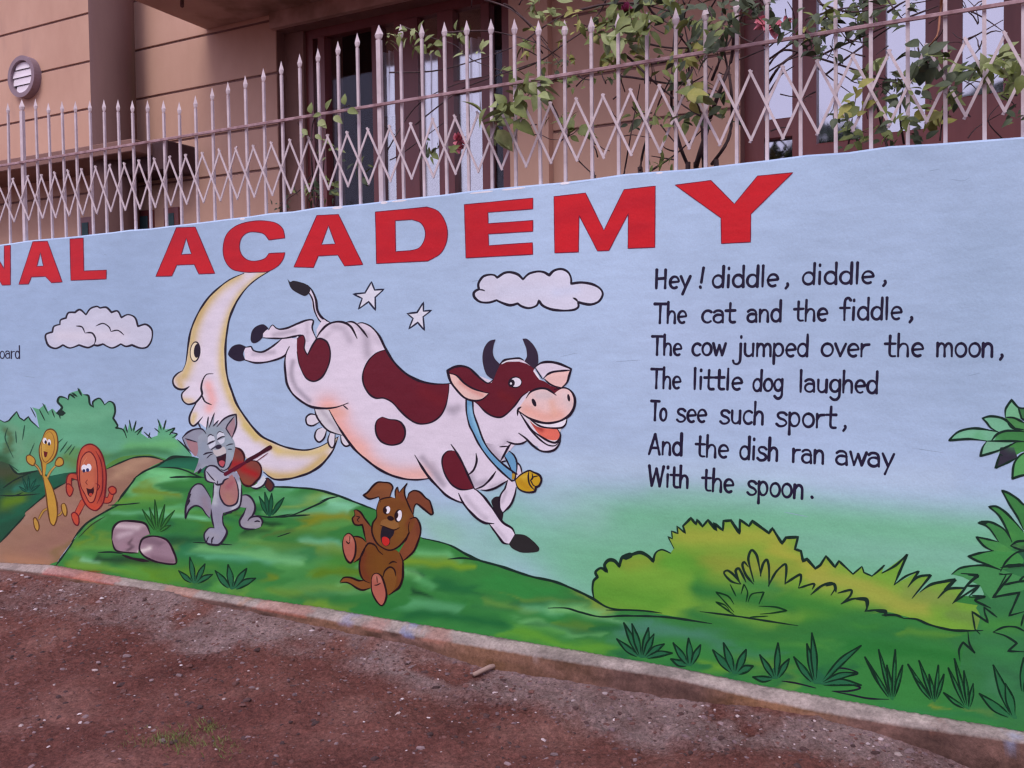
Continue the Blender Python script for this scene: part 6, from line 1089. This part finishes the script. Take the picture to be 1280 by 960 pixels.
# sprig at the left
u_, _z = hit1(400, 255, -.3); sprig = empty('leafy_sprig', wpt(u_, -.3, 0), label='thin plant with pale oval leaves before the left part of the middle window', category='plant')
h = hit1(392, 262, -.3); m = MB(); m.tube([wpt(u_, -.32, gh(u_, -.3)-.02), wpt(u_+.03, -.3, 1.2), wpt(h[0], -.3, h[1])], [.012, .010, .007], 6); m.build('trunk', M_STEM, sprig, smooth=True)
for s, w in (('300,840 290,700 285,560 300,470 360,450 440,420', 2.2), ('300,840 330,700 340,560 330,500', 1.6), ('290,560 250,520 230,490', 1.4), ('285,700 240,760 160,815', 1.5)): branch(sprig, F1, s, w, -.16)
r = random.Random(5)
for (x, y, a, sz) in ((285, 455, 95, 15), (345, 440, 60, 15), (420, 420, 95, 15), (430, 440, -20, 17), (375, 465, -35, 15), (315, 480, -40, 16), (325, 460, 175, 13), (270, 540, 130, 12), (262, 540, 190, 10), (300, 540, -30, 11), (310, 500, 0, 12)):
    px_, py_ = 300+x/3.2, y/3.2; h = hit1(px_, py_, -.03); k = pxm(px_, py_, -.03)*sz; an = math.radians(a); d = Vector(WD)*math.cos(an)+Vector((0, 0, 1))*math.sin(an)+Vector(WN)*r.uniform(-.2, .3); d.normalize(); nn_ = (Vector(WN)+Vector((0, 0, .5))).normalized(); y_ = nn_.cross(d).normalized(); z_ = d.cross(y_).normalized()
    o = bpy.data.objects.new('leaf', leaf_mesh('broad', LM[3] if r.random() < .7 else LM[0], r.randint(0, 3))); COL.objects.link(o); o.parent = sprig; o.matrix_parent_inverse = Matrix.Translation(sprig.location).inverted()
    o.matrix_basis = Matrix.Translation(Vector(wpt(h[0], -.03, h[1]))) @ Matrix(((d.x, y_.x, z_.x, 0), (d.y, y_.y, z_.y, 0), (d.z, y_.z, z_.z, 0), (0, 0, 0, 1))) @ Matrix.Diagonal((k, k, k, 1))
for i, (x0, y0, x1, y1, n, s, mt) in enumerate(((120, 810, 180, 835, 5, 8, [2]), (210, 740, 300, 800, 8, 9, [0, 2]), (300, 700, 400, 800, 10, 9, [0, 2]), (430, 640, 500, 740, 6, 9, [0, 2]), (330, 560, 400, 640, 5, 8, [0, 3]), (750, 560, 830, 640, 8, 10, [2, 0]))): cluster(sprig, F1, x0, y0, x1, y1, n, s, ['oval', 'narrow'], [LM[q] for q in mt], -.2, 300+i)
# right-hand shrub
u_, _z = hit1(1110, 190, -.5); vine = empty('leafy_shrub', wpt(u_, -.5, 0), label='dark leafy shrub sprawling through the railing at the upper right before the bright window panes', category='shrub')
for uu, (x, y) in ((0, (1110, 188)), (.1, (1160, 182)), (-.1, (1062, 190))):
    h = hit1(x, y, -.45); m = MB(); m.tube([wpt(u_+uu, -.5, gh(u_, -.5)-.03), wpt(u_+uu*1.5, -.47, 1.2), wpt(h[0], -.45, h[1])], [.016, .014, .010], 6); m.build('trunk', M_STEM, vine, smooth=True)
for s, w in (('0,330 80,250 250,290 470,360 620,400 850,380 1060,410', 2.6), ('600,750 560,600 530,450 500,330', 2.6), ('680,720 660,560 690,400 780,280', 2.6), ('400,740 420,600 440,480', 2), ('860,700 880,540 900,400 940,300', 2), ('0,420 60,330 180,240 330,160 480,110', 3.4), ('0,300 130,210 250,160', 2.6), ('240,290 340,240 480,180 640,110 790,50', 2.6), ('280,380 420,270 640,120 850,30', 2.6), ('0,240 60,190 130,150', 2), ('980,210 1080,155 1175,100', 2), ('1000,50 1080,90 1180,160', 1.8), ('240,80 330,50 480,30', 2.4), ('250,0 300,60 350,130', 2.6), ('600,0 640,60 700,120', 2), ('600,60 660,20 700,0', 3), ('0,360 100,300 240,260 330,290', 2), ('250,340 350,420 420,470', 1.8), ('1180,700 1100,600 1180,500', 1.6), ('0,470 60,380 130,330',2.2), ('250,110 340,70 520,120',2.4), ('260,20 420,60 640,20',2.4),('1000,690 1040,640 1180,560',1.4)):
    branch(vine, F3, s, w, -.35+rnd.uniform(-.18, .12))
branch(vine, F3, '870,-20 860,80 845,180 800,235', 3.2, -.02, M_REDSTEM)
twigs(vine, F3, 0, 0, 1250, 660, 70, 78)
vc = [(0, 60, 240, 260, 10, 12, [2]), (240, 0, 700, 140, 16, 13, [2, 0]), (240, 50, 340, 130, 9, 12, [2, 0]), (180, 130, 260, 200, 6, 11, [2, 1]), (730, 220, 830, 340, 12, 17, [2]), (470, 320, 550, 390, 7, 13, [0, 3]), (420, 420, 480, 590, 8, 14, [1, 0]), (620, 360, 730, 430, 8, 13, [0, 2]), (850, 270, 950, 430, 12, 17, [2, 0]), (950, 330, 1060, 420, 9, 16, [2, 0]), (1090, 290, 1170, 400, 8, 17, [3, 0]), (1150, 270, 1250, 350, 7, 17, [0, 3]), (1230, 350, 1290, 430, 6, 17, [0]),
      (730, 530, 870, 630, 9, 15, [1, 0]), (900, 440, 970, 530, 7, 14, [2, 0]), (370, 640, 450, 740, 8, 12, [0, 2]), (590, 540, 720, 640, 8, 13, [2, 0]), (300, 90, 520, 190, 12, 12, [2]), (200, 200, 330, 300, 8, 11, [2]), (540, 430, 640, 520, 8, 13, [2]), (640, 440, 760, 530, 7, 13, [2, 0]), (1150, 400, 1230, 480, 5, 13, [0]), (340, 560, 420, 640, 6, 12, [2]), (520, 620, 640, 720, 7, 12, [2, 0]), (1180, 560, 1290, 660, 6, 13, [2, 0]), (700, 640, 800, 700, 5, 12, [2]), (560, 0, 700, 60, 7, 12, [2]), (380, -30, 480, 60, 8, 12, [2])]
for i, (x0, y0, x1, y1, n, s, mt) in enumerate(vc): cluster(vine, F3, x0, y0, x1, y1, n, s, ['broad', 'oval'], [LM[q] for q in mt], -.30 if i % 2 else -.04, 500+i)

for pn, (V, F_, mi) in MASS.items():
    me = mesh('foliage', V, F_, None, True)
    for mt in LM: me.materials.append(mt)
    me.polygons.foreach_set('material_index', mi); link('foliage', me, bpy.data.objects[pn], kind='stuff')
# ------------------------------------------------------------------ ground scatter
def gpt(x, y):                          # survey pixel -> (u, v) on the ground
    d = R2*(x-640)/FPX+U2*(480-y)/FPX+_F; t = -CAMH/d[2]; p = CP+d*t-P0; return p@WD, p@WN
def stone(r, s, flat=.6):
    V = []; n = 6
    V.append((0, 0, s*flat*r.uniform(.7, 1)))
    for (zz, k) in ((s*flat*.55, .75), (0, 1.0)):
        for i in range(n): a = 2*math.pi*i/n+r.uniform(-.25, .25); q = s*k*r.uniform(.7, 1.15); V.append((math.cos(a)*q*1.2, math.sin(a)*q*.9, zz*r.uniform(.7, 1.2)))
    F_ = [(0, 1+i, 1+(i+1) % n) for i in range(n)]+[(1+i, 7+i, 7+(i+1) % n, 1+(i+1) % n) for i in range(n)]
    return V, F_
r = random.Random(11); V = []; F_ = []; C_ = []
SC_ = []
for _ in range(12000):
    u = r.uniform(-6.6, 1.1); v = .11+abs(r.gauss(0, 1.0)) if r.random() < .6 else r.uniform(.1, 2.4)
    if v > 2.5: continue
    s = min(.020, .0024+r.expovariate(1/.0036)); q = r.random()
    c = (.36, .28, .26) if q > .985 else ((.22, .15, .15) if q > .80 else ((.13, .055, .045) if q > .3 else (.06, .028, .026)))
    SC_.append((u, v, s, c))
for _ in range(900):                    # pale lime crumbs gather at the left and along the wall
    x = abs(r.gauss(0, 160)); y = 722+x*.22+abs(r.gauss(0, 34)); u, v = gpt(x, y)
    if v < .12: continue
    SC_.append((u, v, min(.015, .003+r.expovariate(1/.003)), (.42, .34, .34) if r.random() < .22 else (.2, .13, .13)))
for _ in range(1100):
    x = r.uniform(250, 1280); y = np.interp(x, [p[0] for p in PG], [p[1] for p in PG])+10+abs(r.gauss(0, 36)); u, v = gpt(x, y)
    if v < .12: continue
    SC_.append((u, v, min(.015, .003+r.expovariate(1/.0028)), (.42, .33, .33) if r.random() < .12 else (.16, .10, .105)))
for (u, v, s, c) in SC_:
    vv, ff = stone(r, s); z = float(gh(u, v)); a = r.uniform(0, 6); ca, sa = math.cos(a), math.sin(a); b = len(V)
    base = wpt(u, v, z-s*.15)
    V += [(base[0]+x*ca-y*sa, base[1]+x*sa+y*ca, base[2]+zz) for (x, y, zz) in vv]; F_ += [tuple(b+i for i in f) for f in ff]; k = r.uniform(.75, 1.25); C_ += [tuple(t*k for t in c)]*len(vv)
M_STONE = bpy.data.materials.new('gravel_stone'); M_STONE.use_nodes = True; t_ = M_STONE.node_tree; at_ = t_.nodes.new('ShaderNodeAttribute'); at_.attribute_name = 'paint'; t_.links.new(at_.outputs['Color'], t_.nodes['Principled BSDF'].inputs['Base Color']); t_.nodes['Principled BSDF'].inputs['Roughness'].default_value = .9
link('gravel', mesh('gravel', V, F_, M_STONE, cols=np.clip(np.array(C_), 0, .8)), None, kind='stuff', label='loose gravel and crumbs of lime scattered over the red earth')
M_PALE = material('pale_stone', (.50, .42, .40), (.72, .62, .62), scale=40, bump=.3)
base_st = None; GQ = (0, 690, 3.2); GT = (400, 740, 2.909)
pts = [(GQ, q, w) for q, w in (((93, 98), 8), ((35, 135), 5), ((57, 160), 5), ((92, 195), 5), ((8, 222), 6), ((200, 252), 4), ((410, 278), 6), ((575, 305), 4), ((320, 360), 6), ((800, 340), 7), ((880, 340), 5), ((930, 338), 4), ((740, 285), 6), ((860, 262), 6), ((757, 250), 4), ((1030, 372), 4), ((920, 440), 4), ((725, 485), 5), ((540, 597), 5), ((178, 683), 5), ((320, 665), 6), ((322, 692), 6), ((163, 718), 6), ((270, 715), 9), ((195, 783), 5), ((598, 730), 6))]+[(GT, q, w) for q, w in (((300, 408), 7), ((395, 460), 5), ((680, 380), 4), ((245, 270), 4), ((160, 505), 4), ((1200, 500), 4), ((1070, 480), 6), ((430, 350), 4), ((78, 250), 4), ((315, 575), 4), ((555, 368), 4))]
sm = []
for i in range(4):
    vv, ff = stone(r, 1.0, .8); sm.append(mesh('pale_stone', vv, ff, M_PALE))
SL = [(GQ, (93, 98), 'pale chip of stone at the far left foot of the wall'), (GQ, (410, 278), 'pale stone below the painted rocks, out on the red earth'), (GQ, (800, 340), 'brightest pale stone below the painted cat'), (GQ, (880, 340), 'pale stone just right of the brightest one'), (GQ, (178, 683), 'pale stone alone at the lower left of the earth'), (GQ, (320, 665), 'pale stone above the thin grass patch, upper of a pair'), (GQ, (322, 692), 'pale stone above the thin grass patch, lower of a pair'), (GQ, (270, 715), 'widest pale stone, just left of the thin grass patch'), (GQ, (163, 718), 'flat pale stone at the lower left, below the lone one'),
      (GT, (300, 408), 'pale stone below the painted puppy, upper of two'), (GT, (395, 460), 'pale stone below the painted puppy, lower of two'), (GT, (680, 380), 'small pale stone right of the dry stick'), (GT, (1070, 480), 'pale stone on the earth below the painted bush')]
big = {(z, q) for z, q, _ in SL}; lab = {(z, q): l for z, q, l in SL}; V = []; F_ = []
for (z, (x, y), w) in pts:
    X, Y = z[0]+x/z[2], z[1]+y/z[2]; u, v = gpt(X, Y); gz = float(gh(u, v)); p = wpt(u, v, gz-.001); k = np.linalg.norm(p-CP)/FPX*w*.42; mv = sm[r.randint(0, 3)]; an = r.uniform(0, 6)
    if (z, (x, y)) in big:
        o = bpy.data.objects.new('pale_stone', mv); COL.objects.link(o); o.location = p; o.scale = (k, k, k*.8); o.rotation_euler = (0, 0, an); setp(o, label=lab[(z, (x, y))], category='stone', group='pale stones on the earth')
    else:
        b = len(V); V += [(p[0]+k*(q.co.x*math.cos(an)-q.co.y*math.sin(an)), p[1]+k*(q.co.x*math.sin(an)+q.co.y*math.cos(an)), p[2]+k*.8*q.co.z) for q in mv.vertices]; F_ += [tuple(b+i for i in f.vertices) for f in mv.polygons]
link('pale_gravel', mesh('pale_gravel', V, F_, M_PALE), None, kind='stuff', label='scattered pale grit on the red earth')
# stick
a, b = gpt(592, 859), gpt(634, 846); m = MB(); m.tube([wpt(a[0], a[1], float(gh(*a))+.012), wpt((a[0]+b[0])/2, (a[1]+b[1])/2+.008, float(gh((a[0]+b[0])/2, (a[1]+b[1])/2))+.020), wpt(b[0], b[1], float(gh(*b))+.012)], [.010, .012, .007], 7)
m.build('stick', material('dry_wood', (.28, .19, .15), (.40, .28, .23), scale=30, bump=.3), None, smooth=True, label='short dry stick lying on the grey spill at the foot of the wall', category='stick')
# thin grass
V = []; F_ = []; r = random.Random(21)
for (cx, cy, rx, ry, n) in ((212, 934, 42, 9, 420), (262, 915, 16, 5, 90), (946, 881, 7, 2, 60), (725, 856, 8, 2, 25), (1100, 922, 8, 2, 25), (280, 940, 20, 10, 80)):
    for _ in range(n):
        x, y = r.gauss(cx, rx*.6), r.gauss(cy, ry*.7); u, v = gpt(x, y)
        if v < .12: continue
        z = float(gh(u, v)); h_ = r.uniform(.008, .028); a = r.uniform(0, 6); w = .0016; le = r.uniform(-.02, .02), r.uniform(-.02, .02); p = wpt(u, v, z-.002); b = len(V)
        V += [(p[0]+w*math.cos(a), p[1]+w*math.sin(a), p[2]), (p[0]-w*math.cos(a), p[1]-w*math.sin(a), p[2]), (p[0]+le[0]*.5+w*.6, p[1]+le[1]*.5, p[2]+h_*.6), (p[0]+le[0], p[1]+le[1], p[2]+h_)]; F_ += [(b, b+1, b+2), (b+1, b+3, b+2)]
link('sparse_grass', mesh('sparse_grass', V, F_, LM[0]), None, kind='stuff', label='thin patch of short grass on the red earth')
